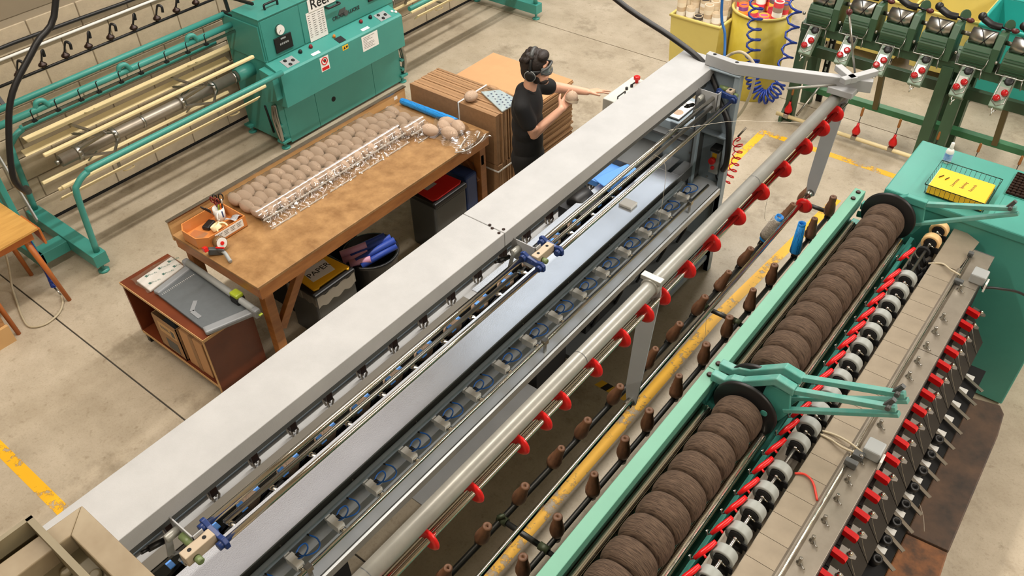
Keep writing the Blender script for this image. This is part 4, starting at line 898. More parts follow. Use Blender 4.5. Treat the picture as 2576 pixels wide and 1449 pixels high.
# spool rack above the left reel
part('spool_rail', MB().tube((-7.05, 1.9, 1.405), (-7.05, 4.38, 1.405), .012, 10), M['black'], r)
split('rack_bracket', MB().bar((-7.05, 2.14, 1.40), (-6.95, 2.14, 1.28), .03, .02).bar((-7.05, 4.36, 1.42), (-6.62, 4.40, 1.42), .024, .024), M['black'], r)
for i, y in enumerate((2.369, 2.577, 2.781, 2.993, 3.201, 3.431, 3.669, 3.875, 4.086)):
    o = part('rack_spool', MB().lathe([(.008, -.03), (.014, -.015), (.034, .0), (.036, .008), (.03, .018), (.014, .03), (.01, .04)], (-7.05, y, 1.432), (0,0,1), 14), M['bronze'], r)
    s_ = (-1)**i * .03
    part('spool_clip', MB().path(smooth([V(-7.05, y, 1.46), V(-7.04, y+.02, 1.52), V(-7.04+s_*.3, y+.035, 1.55), V(-7.03+s_, y+.05, 1.54), V(-7.03+s_, y+.045, 1.49)]), .006, 6, flat=2.2), M['black'], o)
# cables along the wall
solo('wall_trunking', MB().tube((-7.235, -.5, 1.52), (-7.235, 7.8, 1.52), .012, 10), M['whitepl'], (-7.235, 3, 1.52), 'thin white conduit running along the block wall', 'conduit')
solo('wall_cable', MB().path([V(-7.225, -.5 + i*.5, 1.605 + .01*math.sin(i*1.3)) for i in range(17)], .016, 8), M['black'], (-7.22, 3, 1.6), 'thick black cable strapped along the block wall', 'cable')
# drive belt cover at far left: leaning table etc. come later
# ------------------------------------------------------------------ work bench
b = thing('work_bench', (-4.5, 3.4, 0), 'long wooden packing bench with worn brown hardboard top and pine legs', 'bench')
part('bench_top', MB().bx(-5.0, -4.03, 2.20, 4.66, .838, .86), M['benchtop'], b, .003)
part('back_board', MB().prism([(2.205, .80), (2.205, .97), (4.66, .97), (4.66, .80)], 'x', -5.022, -5.002), M['ply'], b)
part('edge_strip', MB().bx(-5.03, -4.996, 2.20, 4.67, .965, .975), M['steel'], b)
part('front_rail', MB().bx(-4.055, -4.032, 2.21, 4.65, .742, .838), M['pine'], b, .003)
part('rear_rail', MB().bx(-5.0, -4.97, 2.21, 4.65, .742, .838), M['pine'], b, .003)
part('end_rail', MB().bx(-4.97, -4.055, 2.21, 2.235, .742, .838), M['pine'], b, .003); part('end_rail', MB().bx(-4.97, -4.055, 4.625, 4.65, .742, .838), M['pine'], b, .003)
part('end_rail', MB().bx(-4.98, -4.055, 4.56, 4.60, .56, .66), M['pine'], b, .003)
for x in (-4.13, -4.97):
    for y in (2.24, 4.55): part('leg', MB().bx(x, x+.075, y, y+.075, 0, .742), M['pine'], b, .004)
part('brace', MB().bar((-4.09, 2.32, .36), (-4.09, 2.62, .76), .045, .07), M['pine'], b, .003)
part('brace', MB().bar((-4.09, 4.55, .40), (-4.45, 4.58, .76), .045, .07), M['pine'], b, .003)
part('paper_tag', MB().bx(-5.0015, -5.0005, 4.52, 4.56, .90, .93), M['paper'], b)
# ------------------------------------------------------------------ brown cabinet
c = thing('side_cabinet', (-4.68, 2.0, 0), 'low open mahogany cabinet carrying the paper trimmer', 'cabinet')
part('cabinet_top', MB().bx(-5.18, -4.185, 1.785, 2.195, .58, .60), M['mahog'], c, .002)
part('side_panel', MB().bx(-5.175, -5.155, 1.79, 2.19, .10, .58), M['mahog'], c); part('side_panel', MB().bx(-4.21, -4.19, 1.79, 2.19, .02, .58), M['mahog'], c)
part('shelf', MB().bx(-5.155, -4.21, 1.79, 2.19, .10, .12), M['mahog'], c); part('back_panel', MB().bx(-5.155, -4.21, 2.175, 2.19, .12, .58), M['mahog'], c)
split('edge_lipping', MB().bx(-5.182, -4.183, 1.781, 1.785, .578, .602).bx(-4.185, -4.181, 1.785, 2.195, .578, .602).bx(-4.212, -4.188, 1.786, 1.79, .02, .578).bx(-5.155, -4.21, 1.786, 1.79, .098, .122), M['ply'], c)
for x in (-5.16, -4.24):
    for y in (1.80, 2.14): part('foot', MB().bx(x, x+.04, y, y+.04, 0, .10), M['black'], c)
bx_ = thing('open_carton', (-4.76, 1.9, .12), 'open brown carton of dark oddments on the cabinet shelf', 'carton')
part('carton_walls', MB().bx(-4.90, -4.60, 1.80, 1.806, .12, .44).bx(-4.90, -4.60, 2.094, 2.10, .12, .44).bx(-4.90, -4.894, 1.80, 2.10, .12, .44).bx(-4.606, -4.60, 1.80, 2.10, .12, .44).bx(-4.9, -4.6, 1.8, 2.1, .12, .13), M['cardboard'], bx_)
part('carton_label', MB().bx(-4.84, -4.63, 1.7985, 1.8, .30, .40), M['ply'], bx_)
split('carton_print', MB().bx(-4.82, -4.72, 1.7975, 1.7985, .36, .366).bx(-4.82, -4.70, 1.7975, 1.7985, .345, .351).bx(-4.69, -4.65, 1.7975, 1.7985, .32, .38).bx(-4.80, -4.66, 1.7982, 1.7995, .15, .25), M['dkgrey'], bx_)
part('carton_contents', MB().ob((-4.80, 1.93, .40), (.12, .12, .10), Matrix.Rotation(.4, 3, 'X')).ob((-4.68, 1.94, .40), (.08, .16, .12), Matrix.Rotation(.3, 3, 'Y')).bx(-4.88, -4.62, 1.82, 2.08, .13, .34), M['dkgrey'], bx_, .008)
bx2 = thing('taped_carton', (-4.42, 1.9, .12), 'closed tan carton with brown tape on the cabinet shelf', 'carton')
part('carton_body', MB().bx(-4.57, -4.30, 1.81, 2.12, .12, .46), M['cardtop'], bx2, .004)
part('carton_tape', MB().bx(-4.46, -4.41, 1.808, 1.81, .12, .46).bx(-4.46, -4.41, 1.81, 2.12, .46, .462), M['cardboard'], bx2)
part('shelf_bottle', MB().lathe([(.04, 0), (.04, .12), (.02, .15), (.02, .18)], (-5.05, 1.95, .12), (0,0,1), 14), M['greypl'], c)
# paper trimmer, turned on the cabinet top
p = thing('paper_trimmer', (-4.52, 2.0, .60), 'grey rotary paper trimmer with green cutting head on the brown cabinet', 'paper trimmer')
M['trimbase'] = mat('trimmer_board', (92, 98, 102), .45, 0, .05, 30); M['trimgrey'] = mat('trimmer_end_plastic', (134, 138, 142), .45); M['limegreen'] = mat('lime_plastic', (164, 182, 52), .35)
A = V(-4.81, 1.865, .602); Bq = V(-4.235, 1.845, .602); Cq = V(-4.12, 2.16, .602); Dq = V(-4.86, 2.20, .602)
up = V(0, 0, .022)
part('base_board', MB().add([A, Bq, Cq, Dq, A+up, Bq+up, Cq+up, Dq+up], [(3,2,1,0),(4,5,6,7),(0,1,5,4),(1,2,6,5),(2,3,7,6),(3,0,4,7)]), M['trimbase'], p, .004)
def bar2(a, b_, w0, z0, z1): return MB().bar(a + V(0,0,(z0+z1)/2), b_ + V(0,0,(z0+z1)/2), w0, z1-z0)
part('end_piece', bar2(A + V(-.02,0,0), Dq + V(-.02,0,0), .06, 0, .036), M['trimgrey'], p, .012); part('end_piece', bar2(Bq + V(.01,-.01,0), Cq + V(.01,.03,0), .07, 0, .038), M['trimgrey'], p, .012)
o = part('rail', MB().tube(Dq + V(-.03,-.01,.055), Cq + V(.03,.0,.055), .025, 14), M['greypl'], p)
split('rail_holder', MB().bar(Dq + V(-.045,-.01,0), Dq + V(-.045,-.01,.075), .05, .06).bar(Cq + V(.045,.0,0), Cq + V(.045,.0,.075), .05, .06), M['trimgrey'], p, .014)
q = Dq*.22 + Cq*.78 + V(0, 0, .06)
o = part('cutting_head', MB().ob(q + V(0,.0,-.012), (.09, .07, .06)), M['black'], p, .01); part('head_cover', MB().ob(q + V(0,0,.03), (.085, .065, .035)), M['limegreen'], o, .012)
part('green_lock', MB().ob(Cq + V(.07, .01, .03), (.04, .03, .012)), M['limegreen'], p, .004)
part('paper_guide', MB().bar((-4.46, 1.905, .6255), (-4.36, 1.90, .6255), .03, .006).bar((-4.46, 1.905, .6255), (-4.53, 1.985, .6255), .03, .006), M['trimgrey'], p)
rl = MB()
for i in range(20): rl.bx(-4.79, -4.775, 1.885 + i*.014, 1.887 + i*.014, .624, .6247)
part('ruler_marks', rl, M['paper'], p, kind='stuff')
# pack of printed pouches
pp = thing('pouch_pack', (-4.95, 2.07, .60), 'clear pack of white printed laminating pouches behind the paper trimmer', 'pack')
part('pouches', MB().prism([(-5.07, 1.86), (-4.89, 1.855), (-4.93, 2.17), (-5.10, 2.18)], 'z', .602, .622), M['paper'], pp, .006)
M['tealink'] = mat('teal_print', (30, 110, 104), .6)
pr = MB()
for (x, y) in ((-5.05, 1.93), (-4.96, 1.90), (-5.05, 2.04), (-4.97, 2.02), (-5.06, 2.13), (-4.98, 2.12)):
    pr.bx(x-.012, x+.012, y-.006, y+.012, .6222, .6228)
split('pouch_logo', pr, M['tealink'], pp)
for (x, y) in ((-5.05, 1.93), (-4.96, 1.90), (-5.05, 2.04), (-4.97, 2.02), (-5.06, 2.13), (-4.98, 2.12)):
    text('pouch_lettering', 'Pro-fit', M['tealink'], pp, basis((x+.012, y+.045, .6224), (.25, 1, 0), (-1, .25, 0)), .026, .0003)
part('pouch_film', MB().grid(lambda u, v: (-5.11 + .23*u + .01*math.sin(9*v), 1.835 + .35*v + .006*math.sin(11*u), .626 + .004*math.sin(17*u+9*v)), 14, 14), M['film'], pp)
# ------------------------------------------------------------------ bags of yarn balls on the bench
YP = [2.675, 2.945, 3.25, 3.555, 3.86, 4.165]
names = ['bag nearest the scissors mug', 'second bag from the mug', 'third bag from the mug', 'fourth bag from the mug', 'fifth bag from the mug', 'bag nearest the blue tubes']
ballm = MB().sph((0,0,0), (.084, .049, .052), 20, 14).mesh('yarn_ball')
# wrap ridges so each ball shows crossed winding
for v_ in ballm.vertices:
    a = math.atan2(v_.co.z, v_.co.y); k_ = 1 + .02*math.sin(9*a + 60*v_.co.x) + .015*math.sin(-7*a + 75*v_.co.x)
    v_.co.y *= k_; v_.co.z *= k_
ballm.materials.append(M['yarn_beige'])
M['filmwhite'] = mat('creased_film_edge', (206, 202, 194), .2, 0, 0, 1, spec=.9)
def creased():
    mm = M['film'].copy(); mm.name = 'creased_film'; nt = mm.node_tree
    for n in nt.nodes:
        if n.type == 'MAP_RANGE': n.inputs['To Min'].default_value = .12; n.inputs['To Max'].default_value = .7
    return mm
M['crease'] = creased()
for i, y0 in enumerate(YP):
    last = i == 5; ncol = 3 if last else 4; dx = .07 if last else 0
    pitch = (.30 if not last else .215) / ncol if i else .265/4
    rng = random.Random(i)
    for cidx in range(ncol):
        for rw in range(3):
            o = bpy.data.objects.new('yarn_ball', ballm); COL.objects.link(o)
            o.location = (-4.92 + dx + rw*.145 + rng.uniform(-.008, .008) + (.03 if cidx % 2 else 0), y0 + .04 + cidx*pitch, .912 + rng.uniform(-.003, .006))
            o.rotation_euler = (rng.uniform(0, 6), rng.uniform(-.12, .12), rng.uniform(-.35, .1)); s_ = .9 + rng.uniform(-.04, .05); o.scale = (s_, pitch/.078*.98, s_)
            tag(o, 'beige yarn ball, %s along the %s row in %s' % (ORD[cidx], ('back', 'middle', 'front')[rw], names[i]), 'yarn ball', 'bagged yarn balls on the bench')
    wdt = ncol*pitch
    g_ = thing('clear_bag', (-4.7 + dx, y0 + wdt/2, .86), 'clear plastic bag of beige yarn balls, ' + ['beside the scissors mug', 'second from the mug', 'third from the mug', 'fourth from the mug', 'fifth from the mug', 'set forward beside the blue tube stack'][i], 'bag', 'clear bags of yarn on the bench')
    def top(u, v):
        x = -5.0 + dx + .46*u; y = y0 - .005 + (wdt + .01)*v
        edge = min(u, 1-u, .12)/.12
        return (x, y, .862 + .108*edge**.5 + .003*math.sin(40*u + i) * math.sin(31*v))
    part('bag_top', MB().grid(top, 26, 14), M['film'], g_)
    def front(u, v):
        x = -4.545 + dx + .085*v + .012*math.sin(23*u + i*2) * (1 if v > .1 else .2) + .008*math.sin(51*u)
        y = y0 + wdt*u + .012*math.sin(14*v + 5*u); z = .955 - .09*v + .014*math.sin(37*u + 7*v + i)*(1 - v*.6)
        return (x, y, max(z, .863))
    part('bag_mouth', MB().grid(front, 60, 14, True), M['crease'], g_)
    split('bag_seal', MB().bar((-4.515 + dx, y0 - .01, .925), (-4.515 + dx + .01, y0 + wdt*.97, .93), .003, .012).bar((-4.455 + dx, y0, .870), (-4.455 + dx, y0 + wdt*.92, .868), .003, .010), M['filmwhite'], g_)
# ------------------------------------------------------------------ orange parts bin with contents
ob = thing('orange_bin', (-4.78, 2.4, .86), 'orange plastic picking bin full of stationery at the bench end', 'bin')
M['orange'] = mat('orange_plastic', (206, 132, 70), .42, 0, .04, 8)
oc = [(-4.93, 2.26), (-4.86, 2.215), (-4.70, 2.215), (-4.635, 2.28), (-4.635, 2.60), (-4.93, 2.60)]
ctr = V(-4.78, 2.42, 0)
wl_ = MB(); n_ = len(oc)
for k in range(n_):
    a, d = oc[k], oc[(k+1) % n_]
    ai = ((a[0]-ctr.x)*.955 + ctr.x, (a[1]-ctr.y)*.965 + ctr.y); di = ((d[0]-ctr.x)*.955 + ctr.x, (d[1]-ctr.y)*.965 + ctr.y)
    wl_.add([(a[0], a[1], .862), (d[0], d[1], .862), (d[0], d[1], .955), (a[0], a[1], .955), (ai[0], ai[1], .862), (di[0], di[1], .862), (di[0], di[1], .955), (ai[0], ai[1], .955)], [(0,1,2,3),(7,6,5,4),(3,2,6,7),(0,4,5,1)])
part('bin_wall', wl_, M['orange'], ob); part('bin_floor', MB().prism(oc, 'z', .8605, .866), M['orange'], ob)
o = part('bin_label', MB().bx(-4.6345, -4.632, 2.33, 2.57, .885, .945), M['paper'], ob)
l_ = MB()
for i in range(4): l_.bx(-4.632, -4.6312, 2.35 + i*.055, 2.39 + i*.055, .93, .933).bx(-4.632, -4.6312, 2.35 + i*.055, 2.38 + i*.055, .918, .921).bx(-4.632, -4.6312, 2.35 + i*.055, 2.385 + i*.055, .905, .908)
part('label_print', l_, M['ink'], o, kind='stuff')
mg = thing('pen_mug', (-4.865, 2.535, .866), 'white mug of scissors and pens standing in the orange bin', 'mug')
part('mug_body', MB().lathe([(.036, 0), (.04, .004), (.042, .10), (.039, .10), (.037, .01), (.0, .01)], (0,0,0), (0,0,1), 22, False), M['whitepl'], mg, local=True)
part('mug_handle', MB().path(smooth([V(.03, -.03, .08), V(.05, -.05, .075), V(.055, -.055, .045), V(.032, -.03, .02)]), .005, 6), M['whitepl'], mg, local=True)
part('mug_print', MB().bx(.0405, .0425, -.004, .006, .03, .085), M['bluepl'], mg, local=True)
def scissors(dx, dy, lean, yaw, m_, label):
    s_ = thing('scissors', (-4.865 + dx, 2.535 + dy, .876), label, 'scissors')
    s_.rotation_euler = (lean, 0, yaw)
    split('blade', MB().bar((-.006, 0, 0), (.004, 0, .10), .003, .012).bar((.006, 0, 0), (-.004, 0, .10), .003, .012), M['steel'], s_, local=True)
    for sg in (-1, 1):
        part('handle_loop', MB().path([V(sg*.022 + .016*math.cos(a*math.pi/7), 0, .155 + .027*math.sin(a*math.pi/7)) for a in range(14)], .0048, 6, True).bar((0, 0, .095), (sg*.014, 0, .135), .008, .009), m_, s_, local=True)
scissors(-.01, .012, .1, .3, M['maroonk'], 'dark red handled scissors standing highest in the mug')
scissors(-.012, -.015, .55, .2, M['black'], 'black handled scissors leaning towards the block wall in the mug')
scissors(.0, .02, -.15, .9, M['black'], 'black handled scissors upright behind the pens in the mug')
for (dx, dy, h, m_, lb) in ((.018, .012, .16, M['black'], 'black marker pen with white cap in the mug'), (.022, -.004, .13, mat('orange_pen', (240, 120, 40), .4), 'orange pen in the mug'), (.01, -.012, .12, M['limegreen'], 'yellow-green highlighter pen in the mug')):
    pn = thing('pen', (-4.865 + dx, 2.535 + dy, .878), lb, 'pen')
    part('barrel', MB().lathe([(.005, 0), (.0055, .01), (.0055, h)], (0,0,0), (.12, .1, 1), 10), m_, pn, local=True)
    part('pen_cap', MB().lathe([(.0062, h-.03), (.0062, h), (.004, h+.006)], (0,0,0), (.12, .1, 1), 10), M['whitepl'] if 'white' in lb else m_, pn, local=True)
tr = thing('tape_roll', (-4.73, 2.45, .89), 'roll of cream masking tape in the orange bin', 'tape')
tr.rotation_euler = (.5, .6, .4)
M['creamtape'] = mat('cream_tape', (236, 222, 176), .5)
part('tape', MB().lathe([(.045, -.02), (.045, .02), (.034, .02), (.034, -.02), (.045, -.02)], (0,0,0), (0,0,1), 24, False), M['creamtape'], tr, local=True)
tr2 = thing('tape_roll', (-4.77, 2.43, .90), 'second cream tape roll leaning on the other in the orange bin', 'tape')
tr2.rotation_euler = (.1, -.5, .2)
part('tape', MB().lathe([(.04, -.018), (.04, .018), (.03, .018), (.03, -.018), (.04, -.018)], (0,0,0), (0,0,1), 24, False), M['creamtape'], tr2, local=True)
solo('printed_sheet', MB().grid(lambda u, v: (-4.80 + .13*u, 2.52 + .08*v, .885 + .06*u + .012*math.sin(7*v+3*u)), 8, 8), mat('printed_paper', (216, 218, 222), .6, 0, 0, 60, rgb2=(150, 160, 170)), (-4.74, 2.56, .885), 'crumpled printed plastic sheet beside the mug in the orange bin', 'sheet', solid=.002)
solo('marker_pen', MB().tube((-4.72, 2.24, .875), (-4.66, 2.33, .885), .006, 8), M['black'], (-4.69, 2.28, .875), 'black pen lying in the front corner of the orange bin', 'pen')
solo('clear_sleeve', MB().ob((-4.83, 2.30, .872), (.12, .10, .004), Matrix.Rotation(.3, 3, 'Z')), M['crease'], (-4.83, 2.30, .87), 'clear plastic sleeve lying on the orange bin floor', 'sleeve')
solo('black_case', MB().ob((-4.85, 2.42, .885), (.06, .10, .03), Matrix.Rotation(.4, 3, 'Z')), M['black'], (-4.85, 2.42, .87), 'black zip case in the orange bin behind the tape', 'case', bev=.01)
# tape gun
tg = thing('tape_gun', (-4.47, 2.27, .86), 'red and grey tape gun lying on the bench corner', 'tape gun')
M['guntape'] = mat('brown_tape', (120, 92, 60), .25)
part('tape_spool', MB().lathe([(.045, -.026), (.045, .026)], (-4.565, 2.315, .925), (1, .0, .25), 22), M['guntape'], tg)
part('spool_cap', MB().lathe([(.04, .026), (.04, .029)], (-4.565, 2.315, .925), (1, 0, .25), 22), M['whitepl'], tg)
part('spool_hub', MB().lathe([(.014, .028), (.014, .036)], (-4.565, 2.315, .925), (1, 0, .25), 12), M['red'], tg)
part('gun_frame', MB().bar((-4.58, 2.22, .90), (-4.52, 2.30, .88), .04, .05).bar((-4.53, 2.26, .90), (-4.47, 2.28, .91), .012, .03), M['dkgrey'], tg, .006)
part('gun_guard', MB().bar((-4.60, 2.205, .92), (-4.56, 2.20, .935), .03, .035).bar((-4.54, 2.26, .925), (-4.48, 2.29, .93), .012, .012), M['red'], tg, .004)
part('gun_handle', MB().path(smooth([V(-4.50, 2.28, .90), V(-4.46, 2.275, .90), V(-4.42, 2.265, .885), V(-4.385, 2.255, .878)]), [.014]*15 + [.012], 8), M['greypl'], tg)
# blue nested cones
bt = thing('tube_stack', (-4.65, 4.565, .86), 'long stack of nested blue perforated cones lying across the bench end', 'cone stack')
pr_ = [(.012, 0), (.026, .004)] + [(.028 + .006*(k/14.) + (.0018 if k % 2 else 0), .01 + k*.042) for k in range(15)] + [(.032, .63), (.018, .632)]
part('nested_cones', MB().lathe(pr_, (-4.955, 4.557, .895), (1, .025, 0), 20), M['perf'], bt)
part('cone_mouth', MB().lathe([(.016, .633), (.026, .634)], (-4.955, 4.557, .895), (1, .025, 0), 20), M['bluepl'], bt)
# open pack of balls
bp2 = thing('open_bag', (-4.2, 4.42, .86), 'opened clear bag spilling five yarn balls at the bench corner', 'bag')
for k, (x, y, z, rz, lb) in enumerate(((-4.40, 4.33, .905, .3, 'nearest the long row of bags'), (-4.33, 4.43, .91, -.2, 'in the middle'), (-4.36, 4.505, .905, .5, 'touching the blue tube stack'), (-4.24, 4.505, .908, -.5, 'nearest the cartons'), (-4.235, 4.39, .905, .1, 'nearest the bench front edge'))):
    o = bpy.data.objects.new('yarn_ball', ballm); COL.objects.link(o); o.location = (x, y, z); o.rotation_euler = (k, .1, rz); o.scale = (.95, 1.15, .95)
    tag(o, 'beige yarn ball in the opened clear bag, ' + lb, 'yarn ball', 'yarn balls in the opened bag')
part('bag_film', MB().grid(lambda u, v: (-4.43 + .46*u + .02*math.sin(8*v), 4.30 + .30*v - .05*u*(1-v) + .014*math.sin(15*u+3), .872 + .075*math.sin(math.pi*v)*(1-u)**.7 + .018*math.sin(21*u+13*v)*u), 30, 22, False), M['crease'], bp2)
split('bag_lip', MB().path(smooth([V(-4.02, 4.60, .875), V(-3.99, 4.5, .868), V(-3.985, 4.40, .864), V(-4.0, 4.30, .865), V(-4.05, 4.24, .868)]), .004, 5).path(smooth([V(-4.10, 4.46, .885), V(-4.08, 4.38, .88), V(-4.05, 4.30, .872)]), .008, 5).path(smooth([V(-4.06, 4.57, .89), V(-4.03, 4.50, .88)]), .006, 5), M['filmwhite'], bp2)
# ------------------------------------------------------------------ bins under the bench
pbn = thing('paper_bin', (-4.18, 2.8, 0), 'black recycling bin with yellow lid marked PAPER under the bench', 'bin')
part('bin_body', MB().prism([(-4.36, 2.62), (-4.02, 2.62), (-4.02, 3.0), (-4.36, 3.0)], 'z', 0, .46), M['dkgrey'], pbn, .02)
split('bin_liner', MB().grid(lambda u, v: (-4.36 + .345*u + .006*math.sin(19*u), 2.615 + .003*math.sin(31*u), .38 + .08*v + .01*math.sin(25*u)), 20, 4).grid(lambda u, v: (-4.012, 2.62 + .38*u + .004*math.sin(23*u), .36 + .1*v + .012*math.sin(21*u)), 20, 4), M['crease'], pbn)
part('bin_rim', MB().bx(-4.37, -4.01, 2.61, 3.01, .455, .49), M['black'], pbn, .012)
part('bin_lid', MB().prism([(-4.33, 2.66), (-4.06, 2.64), (-4.045, 2.68), (-4.06, 2.70), (-4.055, 2.95), (-4.03, 2.96), (-4.05, 2.99), (-4.33, 2.97)], 'z', .49, .505), mat('yellow_lid', (236, 178, 28), .45), pbn, .006)
o = part('paper_note', MB().prism([(-4.29, 2.72), (-4.13, 2.70), (-4.11, 2.90), (-4.27, 2.93)], 'z', .5055, .507), M['paper'], pbn)
text('note_lettering', 'PAPER', M['ink'], o, basis((-4.20, 2.815, .5075), (.0, 1, 0), (-1, .0, 0)), .075, .0004)
tb = thing('tube_tub', (-4.13, 3.28, 0), 'round black tub of blue and pink rolls under the bench', 'tub')
part('tub_body', MB().lathe([(.17, 0), (.21, .40), (.225, .405), (.225, .43), (.205, .43), (.165, .02), (0, .02)], (-4.13, 3.28, 0), (0,0,1), 28, False), M['black'], tb)
M['bluerol'] = mat('blue_roll', (44, 74, 168), .5); M['pinkroll'] = mat('pink_roll', (206, 150, 178), .5)
rdef = [((-4.25, 3.12, .44), (-4.10, 3.42, .50), .028, M['bluerol'], 'blue roll at the back of the black tub'), ((-4.18, 3.12, .45), (-4.03, 3.42, .52), .028, M['bluerol'], 'second blue roll from the back of the black tub'), ((-4.10, 3.10, .45), (-3.98, 3.41, .52), .028, M['bluerol'], 'third blue roll from the back of the black tub'), ((-4.05, 3.10, .43), (-3.96, 3.40, .48), .026, M['bluerol'], 'blue roll nearest the grey beam in the black tub'),
        ((-4.24, 3.07, .47), (-4.13, 3.25, .50), .03, M['pinkroll'], 'pink roll at the back of the black tub'), ((-4.21, 3.06, .43), (-4.09, 3.22, .46), .03, M['pinkroll'], 'middle pink roll in the black tub'), ((-4.13, 3.06, .44), (-4.02, 3.18, .46), .028, M['pinkroll'], 'pink roll at the front of the black tub')]
for a, d, rr_, m_, lb in rdef:
    rt_ = thing('paper_roll', a, lb, 'roll', 'rolls in the black tub'); a = Vector(a); d = Vector(d); L_ = (d-a).length
    part('roll_body', MB().lathe([(rr_, 0), (rr_, L_)], a, d-a, 16), m_, rt_); part('roll_core', MB().lathe([(rr_*.75, -.001), (rr_*.75, .0)], a, d-a, 16), M['blacksoft'], rt_)
rbn = thing('red_lid_bin', (-4.17, 4.1, 0), 'black bin with red lid under the right end of the bench', 'bin')
part('bin_body', MB().bx(-4.33, -4.02, 3.93, 4.31, 0, .50), M['dkgrey'], rbn, .02); part('bin_rim', MB().bx(-4.34, -4.01, 3.92, 4.32, .49, .54), M['black'], rbn, .012)
part('bin_lid', MB().prism([(-4.32, 3.96), (-4.06, 3.94), (-4.04, 3.98), (-4.04, 4.26), (-4.06, 4.30), (-4.32, 4.29)], 'z', .54, .556), mat('red_lid', (196, 30, 30), .4), rbn, .006)
part('lid_sticker', MB().bx(-4.25, -4.19, 4.02, 4.14, .556, .5575), M['greypl'], rbn)
solo('blue_crate', MB().bx(-4.40, -4.08, 4.38, 4.53, 0, .52), mat('dark_blue_plastic', (40, 66, 120), .5), (-4.24, 4.45, 0), 'dark blue plastic crate behind the bench leg', 'crate', bev=.02)
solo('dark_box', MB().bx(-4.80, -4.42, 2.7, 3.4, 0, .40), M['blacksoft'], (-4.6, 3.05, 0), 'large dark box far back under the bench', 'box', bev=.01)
# ------------------------------------------------------------------ carton bundles
rng = random.Random(3)
for nm, z0, z1, lab in (('carton_bundle', .50, .985, 'upper strapped bundle of flat brown cartons at the bench end'), ('carton_bundle', .0, .495, 'lower strapped bundle of flat brown cartons standing on the floor')):
    t_ = thing(nm, (-4.5, 4.92, z0), lab, 'cartons', 'strapped carton bundles')
    y = 4.715
    for k in range(13):
        th = .029; dz = rng.uniform(-.008, .0) if k else 0
        o = part('flat_carton', MB().bx(-4.985 + rng.uniform(-.006, .006), -4.43, y + .0008, y + th*.5 - .001, z0, z1 + dz).bx(-4.422, -4.0 + rng.uniform(-.012, .004), y + .0008, y + th*.5 - .001, z0, z1 + dz).bx(-4.985, -4.0 + rng.uniform(-.012, .006), y + th*.5, y + th - .0008, z0, z1 + dz - .002), M['cardboard'] if k % 3 else M['card_dk'], t_)
        y += th
    part('strap', MB().bx(-4.42, -4.405, 4.712, y+.002, z1-.001, z1+.0025).bx(-4.42, -4.405, 4.711, 4.714, z0, z1+.002) if z0 > .1 else MB().bx(-4.99, -3.994, 4.711, 4.714, .43, .445).bx(-3.997, -3.993, 4.712, y, .43, .445), M['whitepl'], t_)
t_ = thing('carton_stack', (-4.4, 5.48, 0), 'tall stack of flat kraft cartons beyond the bench, behind the worker', 'cartons')
z = 0.0
for k in range(26):
    th = .0345; d1 = rng.uniform(-.012, .012); d2 = rng.uniform(-.012, .012)
    if k == 25: d1 = d2 = 0
    ms = MB().bx(-4.88 + d1, -3.94 + d1, 5.17 + d2, 5.755 + d2, z + .001, z + th*.55).bx(-4.875 + d2, -3.945 + d2*.7, 5.175, 5.75, z + th*.58, z + th - .001)
    part('flat_carton', ms, M['cardtop'] if k == 25 else (M['cardboard'] if k % 2 else M['card_dk']), t_); z += th
solo('yarn_ball', MB().sph((-4.34, 4.80, 1.03), (.055, .068, .044), 18, 12), M['yarn_beige'], (-4.34, 4.80, .987), 'single beige yarn ball resting on the strapped cartons', 'yarn ball')
sp_ = thing('label_pack', (-4.15, 4.97, .986), 'clear pack of pale blue printed labels on the cartons behind the worker', 'pack')
part('label_sheet', MB().prism([(-4.36, 4.955), (-4.0, 4.80), (-3.99, 5.03), (-4.25, 5.075)], 'z', .988, .998), mat('pale_blue_print', (196, 216, 222), .5), sp_)
d_ = MB()
for i in range(7):
    for j in range(4):
        x = -4.27 + i*.042; y_ = 4.88 + j*.045 + (i % 2)*.02 - .002*i
        if y_ < 5.03 and y_ > 4.93 - (x + 4.3)*.42: d_.bx(x, x+.016, y_, y_+.014, .998, .9986)
part('label_print', d_, M['bluepl'], sp_, kind='stuff')
part('label_film', MB().grid(lambda u, v: (-4.38 + .40*u, 4.955 - .17*u + (.02 + .26*u)*v + .12*v*(1-u), 1.003 + .004*math.sin(19*u+11*v)), 14, 10), M['crease'], sp_)
# ------------------------------------------------------------------ worker
def caps(mb, p, q, r1, r2, n=14):
    p = Vector(p); q = Vector(q); L = (q-p).length; prof = []
    for k in range(5): a = math.pi/2*(1 - k/4); prof.append((max(r1*math.cos(a), .0008), -r1*math.sin(a)))
    for k in range(5): a = math.pi/2*k/4; prof.append((max(r2*math.cos(a), .0008), L + r2*math.sin(a)))
    return mb.lathe(prof, p, q-p, n)
N = V(-3.505, 4.525, 1.49); F = V(.93, .36, 0).normalized(); R_ = V(F.y, -F.x, 0); Z = V(0,0,1)
MF = Matrix(((F.x, R_.x, 0), (F.y, R_.y, 0), (0, 0, 1)))       # local x fwd, y right, z up
def L(f, r, z): return N + F*f + R_*r + Z*z
pers = thing('person', (-3.53, 4.52, 0), 'worker in black polo shirt and trousers turning with a yarn ball in one hand', 'person')
HC = L(.055, 0, .175)
RS = L(0, .18, -.065); LS = L(0, -.18, -.065)
RE = V(-3.405, 4.455, 1.165); RW = V(-3.295, 4.66, 1.325)
LE = V(-3.47, 4.87, 1.355); LW = V(-3.275, 4.975, 1.335)
body = MB()
caps(body, L(-.005, 0, -.05), L(.03, 0, .10), .056, .05)
